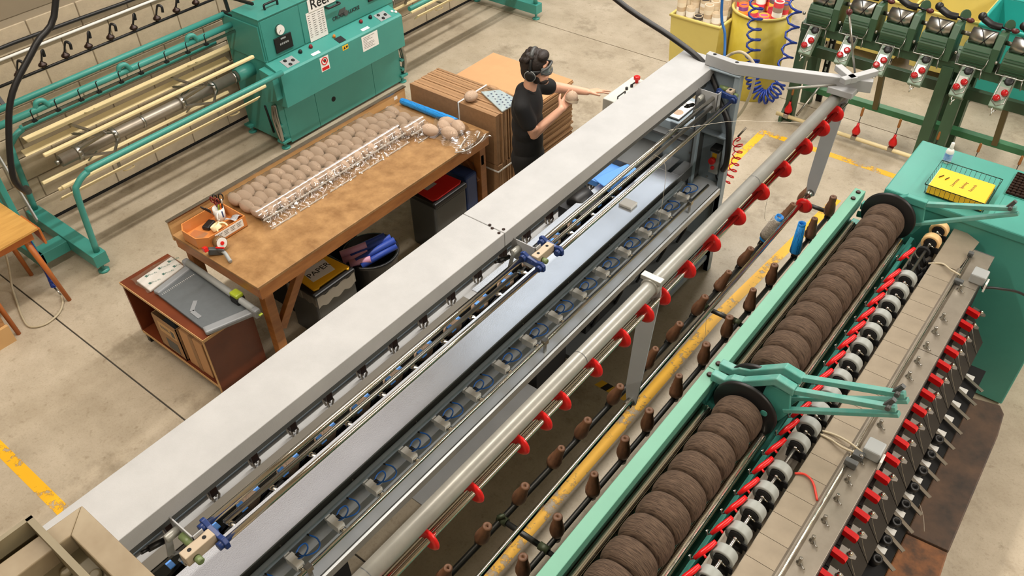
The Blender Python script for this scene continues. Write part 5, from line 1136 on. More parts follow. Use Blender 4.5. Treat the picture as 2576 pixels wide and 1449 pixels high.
body.sph(HC + Z*.015, (.088, .072, .105), 20, 14, MF); body.sph(HC + F*.035 - Z*.055, (.058, .054, .066), 16, 12, MF)
caps(body, HC + F*.075 - Z*.098, HC + F*.07 - Z*.085, .026, .028)                     # chin
caps(body, HC + F*.088 + Z*.012, HC + F*.112 - Z*.026, .011, .0155)                   # nose
caps(body, HC + F*.092 - Z*.062 + R_*.016, HC + F*.092 - Z*.062 - R_*.016, .009, .009)  # lips
caps(body, HC + F*.078 + Z*.035 + R_*.035, HC + F*.078 + Z*.035 - R_*.035, .014, .014)  # brow
for s_ in (-1, 1): body.sph(HC + R_*(s_*.076) - F*.008 - Z*.005, (.02, .012, .033), 10, 8, MF)
body.sph(L(-.01, 0, -.16), (.10, .17, .17), 18, 12, MF); body.sph(L(-.005, 0, -.36), (.10, .145, .17), 18, 12, MF); body.sph(L(-.01, 0, -.53), (.09, .135, .12), 18, 12, MF)
for S_, E_, W_ in ((RS, RE, RW), (LS, LE, LW)):
    caps(body, S_, E_, .056, .042); caps(body, E_, W_, .043, .027)
for s_ in (-1, 1):
    hip = L(-.01, s_*.09, -.56); kn = L(.01, s_*.10, -1.0); an = L(-.03, s_*.11, -1.40)
    caps(body, hip, kn, .072, .054); caps(body, kn, an, .056, .04); caps(body, an - Z*.045 - F*.03, an - Z*.06 + F*.13, .04, .034)
def hand(mb, w, d, palmn, thumb, curls, spread=1.0, curlto=None):
    """w wrist, d hand direction, palmn palm normal, thumb side vector"""
    d = Vector(d).normalized(); pn = Vector(palmn); pn = (pn - d*pn.dot(d)).normalized(); th = pn.cross(d).normalized()
    if th.dot(Vector(thumb)) < 0: th = -th
    for k in range(4):
        o = (k - 1.5)*.019
        caps(mb, w + d*.01 - th*o*.6, w + d*.088 - th*o, .015, .0125, 10)
    kn = [w + d*(.092 - .006*abs(k-1)) - th*((k-1.5)*.0205*spread) for k in range(4)]
    ln = (.066, .074, .068, .054)
    for k in range(4):
        c_ = curls[k]; p = kn[k]; dd = (d - th*((k-1.5)*.07*spread)).normalized()
        for j, fr in enumerate((.45, .32, .26)):
            ang = c_[j]
            dd = (dd*math.cos(ang) + pn*math.sin(ang)).normalized(); pnn = pn
            q = p + dd*(ln[k]*fr*1.15); caps(mb, p, q, .0095 - .0007*j, .0088 - .0007*j, 8); p = q
    b0 = w + d*.028 + th*.026; t1 = b0 + (th*.8 + d*.75 + pn*curls[4]*.6).normalized()*.042; t2 = t1 + (th*.35 + d*.95 + pn*curls[4]).normalized()*.034
    caps(mb, w + d*.015 + th*.012, b0, .017, .016, 10); caps(mb, b0, t1, .0145, .0115, 10); caps(mb, t1, t2, .0112, .0095, 10)
BALL = V(-3.262, 4.748, 1.392)
dr = (BALL - RW)
hand(body, RW, V(-.12, .93, .30), V(.62, -.45, .55), V(-.55, -.3, .8), [(.30, .45, .45), (.30, .45, .45), (.32, .5, .5), (.4, .5, .5), .15])
hand(body, LW, V(.72, .70, .03), V(.15, -.10, -1), V(.5, -.8, 0), [(.12, .12, .1), (.02, .12, .1), (.10, .14, .1), (.22, .2, .15), .25], 1.15)
def remesh(o, vox, it=4, fac=.5):
    m_ = o.modifiers.new('remesh', 'REMESH'); m_.mode = 'VOXEL'; m_.voxel_size = vox; m_.use_smooth_shade = True
    s_ = o.modifiers.new('smooth', 'SMOOTH'); s_.iterations = it; s_.factor = fac
ob_ = part('body', body, M['skin'], pers); remesh(ob_, .0055, 3)
# shirt
sh = MB()
sh.sph(L(-.012, 0, -.15), (.118, .185, .175), 18, 12, MF); sh.sph(L(-.012, 0, -.30), (.12, .17, .19), 18, 12, MF); sh.sph(L(-.012, 0, -.46), (.122, .165, .19), 18, 12, MF); sh.sph(L(-.012, 0, -.60), (.132, .182, .15), 18, 12, MF)
caps(sh, L(-.02, .06, -.04), L(-.005, .16, -.055), .066, .064); caps(sh, L(-.02, -.06, -.04), L(-.005, -.16, -.055), .066, .064)
caps(sh, L(-.03, 0, -.03), L(-.03, 0, -.08), .075, .08)
for S_, E_ in ((RS, RE), (LS, LE)):
    d = (E_ - S_); caps(sh, S_ - d*.02, S_ + d*.55, .066, .068)
o = part('shirt', sh, M['shirt'], pers); remesh(o, .012, 6)
part('collar', MB().path([N + F*(.062*math.cos(a)) + R_*(.064*math.sin(a)) + Z*(.012 - .055*max(math.cos(a), 0)**2) for a in [2*math.pi*k/20 for k in range(20)]], .013, 8, True), M['shirt'], pers)
tr_ = MB()
for s_ in (-1, 1):
    hip = L(-.01, s_*.085, -.58); kn = L(.01, s_*.10, -1.0); an = L(-.03, s_*.11, -1.39)
    caps(tr_, hip, kn, .10, .074); caps(tr_, kn, an, .072, .058)
tr_.sph(L(-.01, 0, -.64), (.122, .172, .14), 16, 12, MF)
o = part('trousers', tr_, M['blacksoft'], pers); remesh(o, .013, 4)
shs = MB()
for s_ in (-1, 1):
    an = L(-.03, s_*.11, -1.40); caps(shs, an - Z*.048 - F*.035, an - Z*.055 + F*.14, .043, .038)
o = part('shoes', shs, M['black'], pers); remesh(o, .010, 3)
# hair: lumpy cap
hr = MB(); hr.sph(HC + Z*.035 - F*.016, (.102, .088, .108), 24, 16, MF); hr.sph(HC - F*.055 - Z*.015, (.056, .076, .085), 18, 12, MF); hr.sph(HC + F*.055 + Z*.105, (.05, .064, .04), 16, 10, MF)
rg2 = random.Random(5)
for k in range(60):
    a = rg2.uniform(0, 2*math.pi); e = rg2.uniform(.1, 1.5); dv = F*(math.cos(a)*math.cos(e)) + R_*(math.sin(a)*math.cos(e)) + Z*math.sin(e)
    if dv.dot(F) > .55 and dv.z < .75: continue
    pp_ = HC + Z*.03 - F*.014 + V(dv.x*.1, dv.y*.1, dv.z*.105); hr.sph(pp_, rg2.uniform(.016, .026), 8, 6)
o = part('hair', hr, M['hair'], pers); remesh(o, .006, 2)
bd = MB(); bd.sph(HC + F*.056 - Z*.092, (.045, .05, .028), 14, 10, MF)
for s_ in (-1, 1): bd.sph(HC + F*.02 + R_*(s_*.05) - Z*.07, (.03, .012, .035), 10, 8, MF)
o = part('beard', bd, M['hair'], pers); remesh(o, .006, 2)
ed = thing('ear_defenders', HC + Z*.0, 'black ear defenders worn over the worker\'s hair', 'ear defenders')
part('headband', MB().path(smooth([HC + R_*(s*.001) + (R_*math.sin(a)*.102 + Z*(math.cos(a)*.128 + .012)) - F*.012 for s in (0,) for a in [(-1.75 + 3.5*k/12) for k in range(13)]], 3), .011, 8, flat=1.0), M['black'], ed)
part('headband_pad', MB().path([HC + R_*math.sin(a)*.105 + Z*(math.cos(a)*.134 + .012) - F*.012 for a in [(-.7 + 1.4*k/8) for k in range(9)]], .016, 8), M['dkgrey'], ed)
for s_ in (-1, 1):
    o = part('ear_cup', MB().lathe([(.034, -.012), (.042, -.006), (.044, .012), (.036, .026), (.018, .032)], HC + R_*(s_*.088) - Z*.018 - F*.012, R_*s_, 20, sx=1.0), M['black'], ed)
    part('cup_ring', MB().path([HC + R_*(s_*.106) - Z*.018 - F*.012 + F*(.041*math.cos(a)) + Z*(.041*math.sin(a)) for a in [2*math.pi*k/20 for k in range(20)]], .003, 6, True), M['greypl'], o)
gg = thing('safety_goggles', HC + F*.09, 'dark grey safety goggles over the worker\'s eyes', 'goggles')
gpts = []
part('goggle_lens', MB().grid(lambda u, v: HC + F*(.115 - .05*(2*u-1)**4 + .0) * 1 + R_*((2*u-1)*.078) + Z*(-.012 + .052*v), 14, 6), mat('tinted_lens', (120, 130, 130), .15, .2), gg, solid=.004)
part('goggle_frame', MB().path([HC + F*(.118 - .05*abs(math.cos(a))**4) + R_*(.082*math.cos(a)) + Z*(.014 + .034*math.sin(a)) for a in [2*math.pi*k/24 for k in range(24)]], .009, 8, True), M['dkgrey'], gg)
part('goggle_strap', MB().path([HC + F*(.086*math.cos(a)) + R_*(.098*math.sin(a)) + Z*.012 for a in [(.6 + (2*math.pi - 1.2)*k/24) for k in range(25)]], .007, 6, flat=1.6), M['black'], gg)
hb_ = solo('yarn_ball', MB().sph(BALL, (.046, .052, .05), 20, 14), M['yarn_beige'], tuple(BALL), 'beige yarn ball held up in the worker\'s hand', 'yarn ball')
part('ball_band', MB().lathe([(.0525, -.012), (.0525, .012)], BALL + Z*-.018, (.1, .3, 1), 20, False), mat('paper_band', (196, 176, 150), .7), hb_)
# ------------------------------------------------------------------ control box behind the beam
cbx = thing('control_box', (-3.1, 5.4, 0), 'pale grey control box with red stop button behind the covered beam', 'control box')
part('box_body', MB().prism([(-3.25, 1.06), (-3.25, 1.20), (-3.0, 1.20), (-3.0, 1.06)], 'y', 5.17, 5.62), mat('pale_grey_box', (206, 206, 198), .45), cbx, .006)
part('pedestal', MB().bx(-3.14, -3.08, 5.36, 5.42, 0, 1.06).bx(-3.25, -2.99, 5.28, 5.5, 0, .012), M['armgrey'], cbx)
part('stop_button', MB().lathe([(.014, 0), (.014, .03), (.027, .032), (.027, .055), (.02, .06)], (-3.165, 5.545, 1.20), (0,0,1), 16), M['red'], cbx)
part('button', MB().lathe([(.012, 0), (.012, .02)], (-3.16, 5.46, 1.20), (0,0,1), 12).bar((-3.16, 5.46, 1.22), (-3.14, 5.47, 1.24), .012, .008), M['black'], cbx); part('button', MB().lathe([(.012, 0), (.012, .02)], (-3.17, 5.40, 1.20), (0,0,1), 12), M['black'], cbx)
part('box_handle', MB().path([V(-3.14, 5.22, 1.20), V(-3.14, 5.22, 1.225), V(-3.14, 5.33, 1.225), V(-3.14, 5.33, 1.20)], .006, 6), M['black'], cbx)
# ------------------------------------------------------------------ bins of tubes
def tapered(x0, x1, y0, y1, z0, z1, ins, th, rim, m_, par):
    mb = MB()
    o0 = [(x0+ins, y0+ins), (x1-ins, y0+ins), (x1-ins, y1-ins), (x0+ins, y1-ins)]; o1 = [(x0, y0), (x1, y0), (x1, y1), (x0, y1)]
    i0 = [(x0+ins+th, y0+ins+th), (x1-ins-th, y0+ins+th), (x1-ins-th, y1-ins-th), (x0+ins+th, y1-ins-th)]; i1 = [(x0+th, y0+th), (x1-th, y0+th), (x1-th, y1-th), (x0+th, y1-th)]
    vs = [(a, b, z0) for a, b in o0] + [(a, b, z1) for a, b in o1] + [(a, b, z0+th) for a, b in i0] + [(a, b, z1) for a, b in i1]
    fs = [(3,2,1,0)] + [(i, (i+1) % 4, 4+(i+1) % 4, 4+i) for i in range(4)] + [(8,9,10,11)] + [(8+(i+1) % 4, 8+i, 12+i, 12+(i+1) % 4) for i in range(4)] + [(4+i, 4+(i+1) % 4, 12+(i+1) % 4, 12+i) for i in range(4)]
    mb.add(vs, fs); part('bin_shell', mb, m_, par, .012)
    if rim: part('bin_rim', MB().path([V(x0, y0, z1), V((x0+x1)/2, y0, z1), V(x1, y0, z1), V(x1, (y0+y1)/2, z1), V(x1, y1, z1), V((x0+x1)/2, y1, z1), V(x0, y1, z1), V(x0, (y0+y1)/2, z1)], .018, 8, True), m_, par)
yb = thing('yellow_tub', (-3.75, 7.9, 0), 'square pale yellow plastic tub full of plain cardboard tubes', 'tub')
tapered(-4.03, -3.46, 7.66, 8.16, .01, .80, .03, .012, True, M['yellowbin'], yb)
def banded(name, cols, period=.045):
    mm = mat(name, cols[0], .6); nt = mm.node_tree; b_ = nt.nodes['Principled BSDF']; tc = nt.nodes.new('ShaderNodeTexCoord'); sx = nt.nodes.new('ShaderNodeSeparateXYZ')
    nt.links.new(tc.outputs['Object'], sx.inputs[0]); md = nt.nodes.new('ShaderNodeMath'); md.operation = 'MULTIPLY'; md.inputs[1].default_value = 1/(period*len(cols)); nt.links.new(sx.outputs['Z'], md.inputs[0])
    fr = nt.nodes.new('ShaderNodeMath'); fr.operation = 'FRACT'; nt.links.new(md.outputs[0], fr.inputs[0]); rp = nt.nodes.new('ShaderNodeValToRGB'); rp.color_ramp.interpolation = 'CONSTANT'
    el = rp.color_ramp.elements
    el[0].position = 0; el[0].color = lin(cols[0]); el[1].position = 1/len(cols); el[1].color = lin(cols[1])
    for k in range(2, len(cols)): e = el.new(k/len(cols)); e.color = lin(cols[k])
    nt.links.new(fr.outputs[0], rp.inputs['Fac']); nt.links.new(rp.outputs['Color'], b_.inputs['Base Color']); return mm
tan = [banded('tan_tubes_a', [(190, 168, 136), (206, 196, 176), (170, 146, 112), (196, 180, 150)]), banded('tan_tubes_b', [(206, 196, 178), (178, 158, 128), (60, 52, 46), (200, 184, 156), (182, 160, 128)], .035), banded('tan_tubes_c', [(172, 150, 118), (214, 206, 190), (190, 170, 140)], .06)]
colr = [banded('bright_tubes_a', [(240, 110, 40), (214, 60, 110), (230, 150, 40), (120, 50, 120)], .04), banded('bright_tubes_b', [(120, 60, 130), (232, 90, 140), (240, 180, 60), (90, 70, 60)], .035), banded('bright_tubes_c', [(36, 60, 150), (226, 214, 190), (210, 40, 50), (150, 110, 70)], .05), banded('bright_tubes_d', [(246, 190, 50), (236, 100, 40), (190, 40, 60)], .045), banded('bright_tubes_e', [(230, 226, 214), (150, 130, 110), (214, 50, 60)], .05)]
tubeme = {}
def tube_thing(x, y, z0, h, rr_, lean, mt, label, cat, grp):
    key = (mt.name, round(h, 2))
    if key not in tubeme:
        q = MB().lathe([(rr_, 0), (rr_, h), (rr_*.84, h), (rr_*.84, .02), (.001, .02)], (0,0,0), (0,0,1), 16, False).mesh('card_tube'); q.materials.append(mt); tubeme[key] = q
    o = bpy.data.objects.new('card_tube', tubeme[key]); COL.objects.link(o); o.location = (x, y, z0); o.rotation_euler = (lean[0], lean[1], 0)
    return tag(o, label, cat, grp)
rg3 = random.Random(11)
for j in range(4):
    for i in range(5):
        x = -3.955 + i*.105 + rg3.uniform(-.006, .006); y = 7.735 + j*.105 + rg3.uniform(-.006, .006)
        h = (.86, .96, 1.08, 1.2)[j] + rg3.uniform(-.06, .1)
        tube_thing(x, y, .03, round(h, 2), .047, (rg3.uniform(-.02, .02), rg3.uniform(-.02, .02)), tan[(i*5 + j*3) % 3], 'tan cardboard tube, %s from the left in the %s row of the square yellow tub' % (ORD[i], ('front', 'second', 'third', 'back')[j]), 'tube', 'tan tubes in the square tub')
dr_ = thing('yellow_drum', (-3.21, 8.08, 0), 'round yellow plastic drum full of brightly banded tubes', 'drum')
part('drum_shell', MB().lathe([(.27, 0), (.28, .02), (.30, .93), (.288, .93), (.268, .02), (0, .02)], (-3.21, 8.08, 0), (0,0,1), 44, False), M['yellowdrum'], dr_)
part('drum_rim', MB().path([V(-3.21 + .302*math.cos(a), 8.08 + .302*math.sin(a), .93) for a in [2*math.pi*k/44 for k in range(44)]], .014, 8, True), M['yellowbin'], dr_)
cn = 0
for ring, n_ in ((.20, 11), (.10, 5)):
    for k in range(n_):
        a = 2*math.pi*k/n_ + ring*9; x = -3.21 + ring*math.cos(a); y = 8.08 + ring*math.sin(a); cn += 1
        h = round(1.0 + .12*(math.sin(a)) + rg3.uniform(-.04, .12), 2)
        tube_thing(x*.9 + -3.21*.1, y*.9 + 8.08*.1, 0.025, h, .05, (-.035*math.sin(a) + rg3.uniform(-.01, .01), .035*math.cos(a) + rg3.uniform(-.01, .01)), colr[cn*3 % 5], '%s banded tube, %s round the %s ring of tubes in the yellow drum' % (('orange and pink', 'purple and pink', 'blue and red', 'yellow and orange', 'white and red')[cn*3 % 5], ORD[k], {.20: 'outer', .10: 'inner'}[ring]), 'tube', 'banded tubes in the drum')
# trolleys behind the winder
def trolley(x0, x1, y0, y1, m_, lab, zt=.78):
    o = thing('tub_trolley', ((x0+x1)/2, (y0+y1)/2, 0), lab, 'trolley')
    tapered(x0, x1, y0, y1, .13, zt, .07, .014, True, m_, o)
    for cx in (x0+.12, x1-.12):
        for cy in (y0+.12, y1-.12): part('castor', MB().lathe([(.05, -.015), (.05, .015)], (cx, cy, .05), (1,0,0), 16).bar((cx, cy, .06), (cx, cy, .135), .05, .03), M['whitepl'], o)
    return o
M['tealtub'] = mat('teal_polythene', (40, 162, 152), .42, 0, .05, 3)
trolley(-3.06, -2.06, 9.35, 10.05, M['yellowbin'], 'yellow tub trolley nearest the round drum behind the green winder')
trolley(-2.02, -1.40, 9.3, 10.1, M['yellowbin'], 'second yellow tub trolley behind the green winder')
trolley(-1.36, -.36, 9.1, 9.9, M['tealtub'], 'teal tub trolley behind the green winder at the right edge', .86)
trolley(-1.3, -.3, 10.05, 10.8, M['tealtub'], 'teal tub trolley standing furthest back by the grey ledge', .9)
# ------------------------------------------------------------------ green cone winder
gw = thing('cone_winder', (-1.6, 7.9, 0), 'green six-head cone winding machine at the back right', 'machine')
G = M['green']
part('main_beam', MB().bx(-2.66, -.25, 7.72, 7.92, .965, 1.055), G, gw, .004)
for x in (-2.65, -1.33, -1.185, -.30):
    part('frame_leg', MB().prism([(7.71, .0), (7.71, 1.0), (7.78, 1.0), (7.80, .0)], 'x', x, x+.10), G, gw, .004); part('frame_leg', MB().prism([(8.16, .0), (8.10, .6), (8.10, 1.0), (8.20, 1.0), (8.26, .0)], 'x', x, x+.10), G, gw, .004)
    split('leg_tie', MB().bx(x+.02, x+.08, 7.78, 8.16, .62, .72).bx(x+.02, x+.08, 7.78, 8.12, .93, 1.0), G, gw)
part('lower_rail', MB().bx(-2.6, -.25, 7.90, 7.96, .66, .76), G, gw, .003); part('shelf_rail', MB().bx(-2.6, -.25, 8.06, 8.10, .84, .92), G, gw, .003); part('foot_rail', MB().bx(-2.6, -.25, 7.98, 8.06, .24, .30), M['tealdk'] if False else mat('bright_green_rail', (62, 122, 82), .45), gw, .003)
for x in (-1.86, -.74): part('rail_strut', MB().bar((x, 7.95, .66), (x+.02, 7.99, .27), .05, .05), mat('brown_strut', (96, 84, 50), .5), gw)
part('slotted_angle', MB().bx(-2.53, -2.47, 8.28, 8.31, .0, 1.1), M['black'], gw)
sl = MB()
for k in range(9): sl.bx(-2.51, -2.49, 8.277, 8.281, .35 + k*.085, .40 + k*.085)
part('angle_slot', sl, M['whitepl'], gw, kind='stuff')
part('bobbin_pipe', MB().tube((-2.70, 7.665, .08), (-.2, 7.655, .08), .020, 12), M['cream'], gw)
part('pipe_leg', MB().prism([(7.64, .0), (7.64, .06), (7.85, .30), (7.85, .0)], 'x', -2.66, -2.63), G, gw)
XH = [-2.505, -2.155, -1.815, -1.475, -1.115, -.785, -.44]
head0 = None
def build_head():
    h = part('winding_head', MB().prism([(-.14, .0), (-.14, .21), (-.08, .31), (.05, .31), (.12, .20), (.12, 0)], 'x', .285, .345), G, gw, .004, local=True)
    part('head_cradle', MB().prism([(-.14, 0), (-.16, .12), (-.12, .20), (.06, .20), (.10, 0)], 'x', .06, .285), G, h, .004, local=True)
    dr2 = part('grooved_drum', MB().tube((.075, -.05, .25), (.275, -.05, .25), .068, 28), M['steel'], h, local=True)
    gr_ = MB()
    for q in range(1):
        gr_.path([V(.08 + .18*abs(((t/24.0 + q*.5) * 2) % 2 - 1), -.05 - .0685*math.sin(2*math.pi*t/24*1.5), .25 + .0685*math.cos(2*math.pi*t/24*1.5)) for t in range(25)], .005, 5)
    part('drum_groove', gr_, M['black'], h, local=True)
    rb_ = MB()
    for k in range(6): rb_.bar((.07, -.155 - .0*k, .04 + k*.025), (.28, -.155, .04 + k*.025), .006, .006)
    split('cradle_rib', rb_, mat('dark_green_paint', (44, 76, 52), .5), h, local=True)
    part('stop_wire', MB().path([V(.05, -.15, .08), V(.05, -.19, .03), V(.27, -.19, .03), V(.285, -.16, .07), V(.285, -.14, .12)], .005, 6), M['steel'], h, local=True)
    part('head_arm', MB().path(smooth([V(.12, .03, .37), V(.20, .0, .35), V(.27, .02, .34)]), [.03]*11, 8).sph((.10, .035, .385), .036, 10, 8).tube((.27, .02, .34), (.36, .0, .34), .01, 8), M['black'], h, local=True)
    part('arm_knob', MB().sph((.385, -.005, .345), (.034, .022, .022), 10, 8), M['maroon'], h, local=True)
    part('arm_disc', MB().lathe([(.05, 0), (.05, .012)], (.32, .06, .35), (.6, -.5, .3), 16), G, h, local=True)
    part('drive_shaft', MB().tube((.345, .02, .22), (.42, .02, .22), .018, 10), M['dullsteel'], h, local=True)
    part('oiler', MB().sph((.02, -.13, .10), .016, 8, 6), M['steel'], h, local=True)
    return h
M['boxgreen'] = mat('grey_green_box', (124, 144, 126), .42); M['redglass'] = mat('red_knob_glass', (170, 16, 22), .15, 0, coat=.5)
def build_box():
    Rx = Matrix.Rotation(math.radians(-40), 3, 'X')
    d = part('tension_box', MB().ob((0, 0, 0), (.115, .07, .30), Rx), M['boxgreen'], gw, .008, local=True)
    fr = lambda x, y, z: Rx @ V(x, y, z)
    part('box_edge', MB().path([fr(-.05, -.037, .13), fr(.05, -.037, .13), fr(.05, -.037, -.10), fr(.0, -.037, -.135), fr(-.05, -.037, -.10)], .005, 6, True), M['steel'], d, local=True)
    part('tension_plate', MB().lathe([(.035, 0), (.035, .005)], fr(.0, -.037, -.05), fr(0, -1, 0), 14).ob(fr(0, -.038, -.02), (.07, .004, .1), Rx), M['steel'], d, local=True)
    for k, (x, z) in enumerate(((-.02, -.075), (.022, -.02))): part('red_knob', MB().lathe([(.022, 0), (.03, .010), (.028, .026), (.014, .034)], fr(x, -.04, z), fr(0, -1, 0), 14), M['redglass'], d, local=True)
    part('feeler_disc', MB().lathe([(.034, 0), (.036, .004), (.03, .010), (.012, .012)], fr(.012, -.036, .085), fr(0, -1, 0), 18), M['black'], d, local=True)
    part('thread_eye', MB().path([fr(-.01, -.02, -.135), fr(-.02, -.03, -.175), fr(.0, -.035, -.195), fr(.012, -.03, -.17), fr(-.004, -.03, -.20), fr(-.006, -.03, -.225)], .006, 6), M['chrome'], d, local=True)
    part('bent_wire', MB().path([fr(.0, .0, .14), fr(.06, -.01, .145), fr(.10, -.01, .13), fr(.12, -.02, .04)], .006, 6), M['steel'], d, local=True)
    part('box_bracket', MB().bx(-.035, .02, .02, .12, .02, .09), G, d, local=True)
    return d
hd = build_head(); bd_ = build_box()
hd.location = V(XH[0] - .16, 7.82, 1.055) - wloc(gw); bd_.location = V(XH[0] + .0, 7.62, .955) - wloc(gw)
for x in XH[1:]:
    c_ = copy_tree(hd, gw); c_.location = V(x - .16, 7.82, 1.055) - wloc(gw)
    c_ = copy_tree(bd_, gw); c_.location = V(x, 7.62, .955) - wloc(gw)
for x in (-2.594, -1.884, -1.523, -1.16, -.80, -.45):
    o = part('bobbin_peg', MB().lathe([(.012, 0), (.034, .006), (.04, .03), (.03, .06), (.014, .09), (.012, .12)], (x, 7.69, .11), (0, .05, 1), 16), M['red'], gw)
    part('peg_wire', MB().tube((x, 7.695, .22), (x, 7.71, .31), .004, 6), M['black'], o); part('peg_handle', MB().lathe([(.010, 0), (.013, .01), (.012, .08), (.008, .09)], (x, 7.71, .30), (0, .1, 1), 10), mat('amber_wood', (150, 96, 44), .4), o)
    part('peg_clamp', MB().ob((x, 7.665, .085), (.05, .05, .045)), M['steel'], o, .004)
part('front_leg_bar', MB().tube((-2.50, 7.70, .10), (-2.42, 8.05, .36), .012, 8).sph((-2.42, 8.05, .37), .02, 10, 8), M['steel'], gw)
# ------------------------------------------------------------------ hoses and cables
def coil(pts, R0, pitch, r_, n=10):
    P = smooth([Vector(p) for p in pts], 12); out = []; ph = 0; S = None
    # resample
    Q = [P[0]]
    for a, b_ in zip(P, P[1:]):
        d = (b_ - a).length; k = max(1, int(d/(pitch/n)))
        for i in range(1, k+1): Q.append(a + (b_-a)*(i/k))
    for i, p in enumerate(Q):
        d = (Q[min(i+1, len(Q)-1)] - Q[max(i-1, 0)]).normalized()
        if S is None: S = frame(d)[0]
        S = (S - d*S.dot(d)).normalized(); U = S.cross(d)
        if i: ph += (Q[i] - Q[i-1]).length/pitch*2*math.pi
        out.append(p + S*(R0*math.cos(ph)) + U*(R0*math.sin(ph)))
    return MB().path(out, r_, 6)
hs_ = thing('coiled_air_hose', (-2.9, 7.55, .3), 'long blue coiled air hose hanging in a loop before the round yellow drum', 'hose')
part('hose_coil', coil([(-3.09, 7.60, 2.1), (-3.09, 7.60, 1.2), (-3.05, 7.60, .75), (-3.03, 7.59, .60)], .066, .105, .0115), M['hose_navy'], hs_)
part('hose_loop', coil([(-3.03, 7.59, .60), (-2.99, 7.58, .42), (-2.90, 7.56, .29), (-2.78, 7.55, .29), (-2.70, 7.56, .42)], .066, .046, .0115), M['hose_navy'], hs_)
part('hose_tail', coil([(-2.70, 7.56, .42), (-2.68, 7.57, .9), (-2.70, 7.58, 1.25), (-2.69, 7.6, 2.1)], .06, .15, .0115), M['hose_navy'], hs_)
solo('power_hose', MB().path(smooth([V(-4.6, 5.2, 3.6), V(-3.75, 5.2, 2.35), V(-3.2, 5.2, 2.02), V(-2.71, 5.2, 1.855), V(-2.42, 5.16, 1.76), V(-2.27, 5.11, 1.63), V(-2.22, 5.10, 1.54), V(-2.12, 5.07, 1.42), V(-2.085, 5.06, 1.25), V(-2.085, 5.08, 1.08), V(-2.11, 5.10, 1.0)]), .022, 10), M['black'], (-2.7, 5.2, 1.86), 'thick black power hose sagging down to the machine end panel', 'hose')
solo('drop_cable', MB().path(smooth([V(-5.9, 2.75, 3.4), V(-5.9, 2.41, 2.33), V(-5.9, 2.17, 2.10), V(-5.9, 1.90, 1.86), V(-5.9, 1.76, 1.6), V(-5.9, 1.66, 1.3), V(-5.95, 1.70, 1.14), V(-6.1, 1.77, 1.03), V(-6.3, 1.82, .95)]), .022, 10), M['black'], (-5.9, 1.8, 1.7), 'thick black cable hanging down over the left end of the reel', 'cable')
solo('air_line', MB().path(smooth([V(-2.45, 5.3, 3.4), V(-2.41, 5.3, 2.2), V(-2.34, 5.28, 1.95), V(-2.29, 5.22, 1.80), V(-2.28, 5.2, 1.6)]), .010, 8), mat('sky_blue_line', (40, 104, 176), .35), (-2.41, 5.3, 2.0), 'straight blue air line dropping behind the machine end arm', 'air line')
solo('beige_hose', MB().path(smooth([V(-2.36, 5.32, 1.72), V(-2.28, 5.34, 1.80), V(-2.20, 5.34, 1.82), V(-2.10, 5.32, 1.76), V(-2.07, 5.28, 1.62), V(-2.08, 5.24, 1.50), V(-2.10, 5.20, 1.43), V(-2.12, 5.17, 1.40)]), .011, 8), M['beigewire'], (-2.15, 5.3, 1.6), 'beige hose curling round the machine end panel', 'hose')
rc = thing('red_coil_hose', (-2.04, 5.2, .9), 'red coiled air hose hanging behind the machine end panel', 'hose')
part('hose_coil', coil([(-2.10, 5.21, 1.22), (-2.075, 5.23, 1.15), (-2.075, 5.23, 1.05), (-2.09, 5.22, .92), (-2.12, 5.2, .80)], .034, .055, .005), M['redpaint'], rc)
part('hose_plug', MB().tube((-2.08, 5.2, 1.25), (-2.04, 5.22, 1.33), .008, 8), M['dullsteel'], rc)
# loose threads
M['thread'] = mat('pale_thread', (222, 214, 198), .7)
def thread(pts, lab): solo('loose_thread', MB().path(smooth([Vector(p) for p in pts]), .0013, 4), M['thread'], pts[len(pts)//2], lab, 'thread')
thread([(-2.22, 4.36, 1.667), (-2.10, 4.56, 1.648), (-1.95, 4.80, 1.62), (-1.75, 4.93, 1.62), (-1.46, 5.05, 1.65)], 'pale thread stretched from the chrome rods towards the guide discs')
thread([(-2.20, 4.15, 1.60), (-2.12, 4.18, 1.52), (-2.12, 4.19, 1.2), (-2.14, 4.20, .95)], 'pale thread hanging from the chrome rods down to the delivery rod')
thread([(-1.46, 4.30, 1.57), (-1.55, 4.6, 1.1), (-1.62, 5.02, .80)], 'thread running from a red disc down to the grey yarn cone')
thread([(-1.56, 3.9, .74), (-1.58, 4.0, .45), (-1.585, 4.0, .30)], 'loose thread end dangling beside the yellow floor line')
thread([(.02, 3.42, .60), (.08, 3.40, .52), (.12, 3.36, .45)], 'frayed white thread end by the worn foot plank')
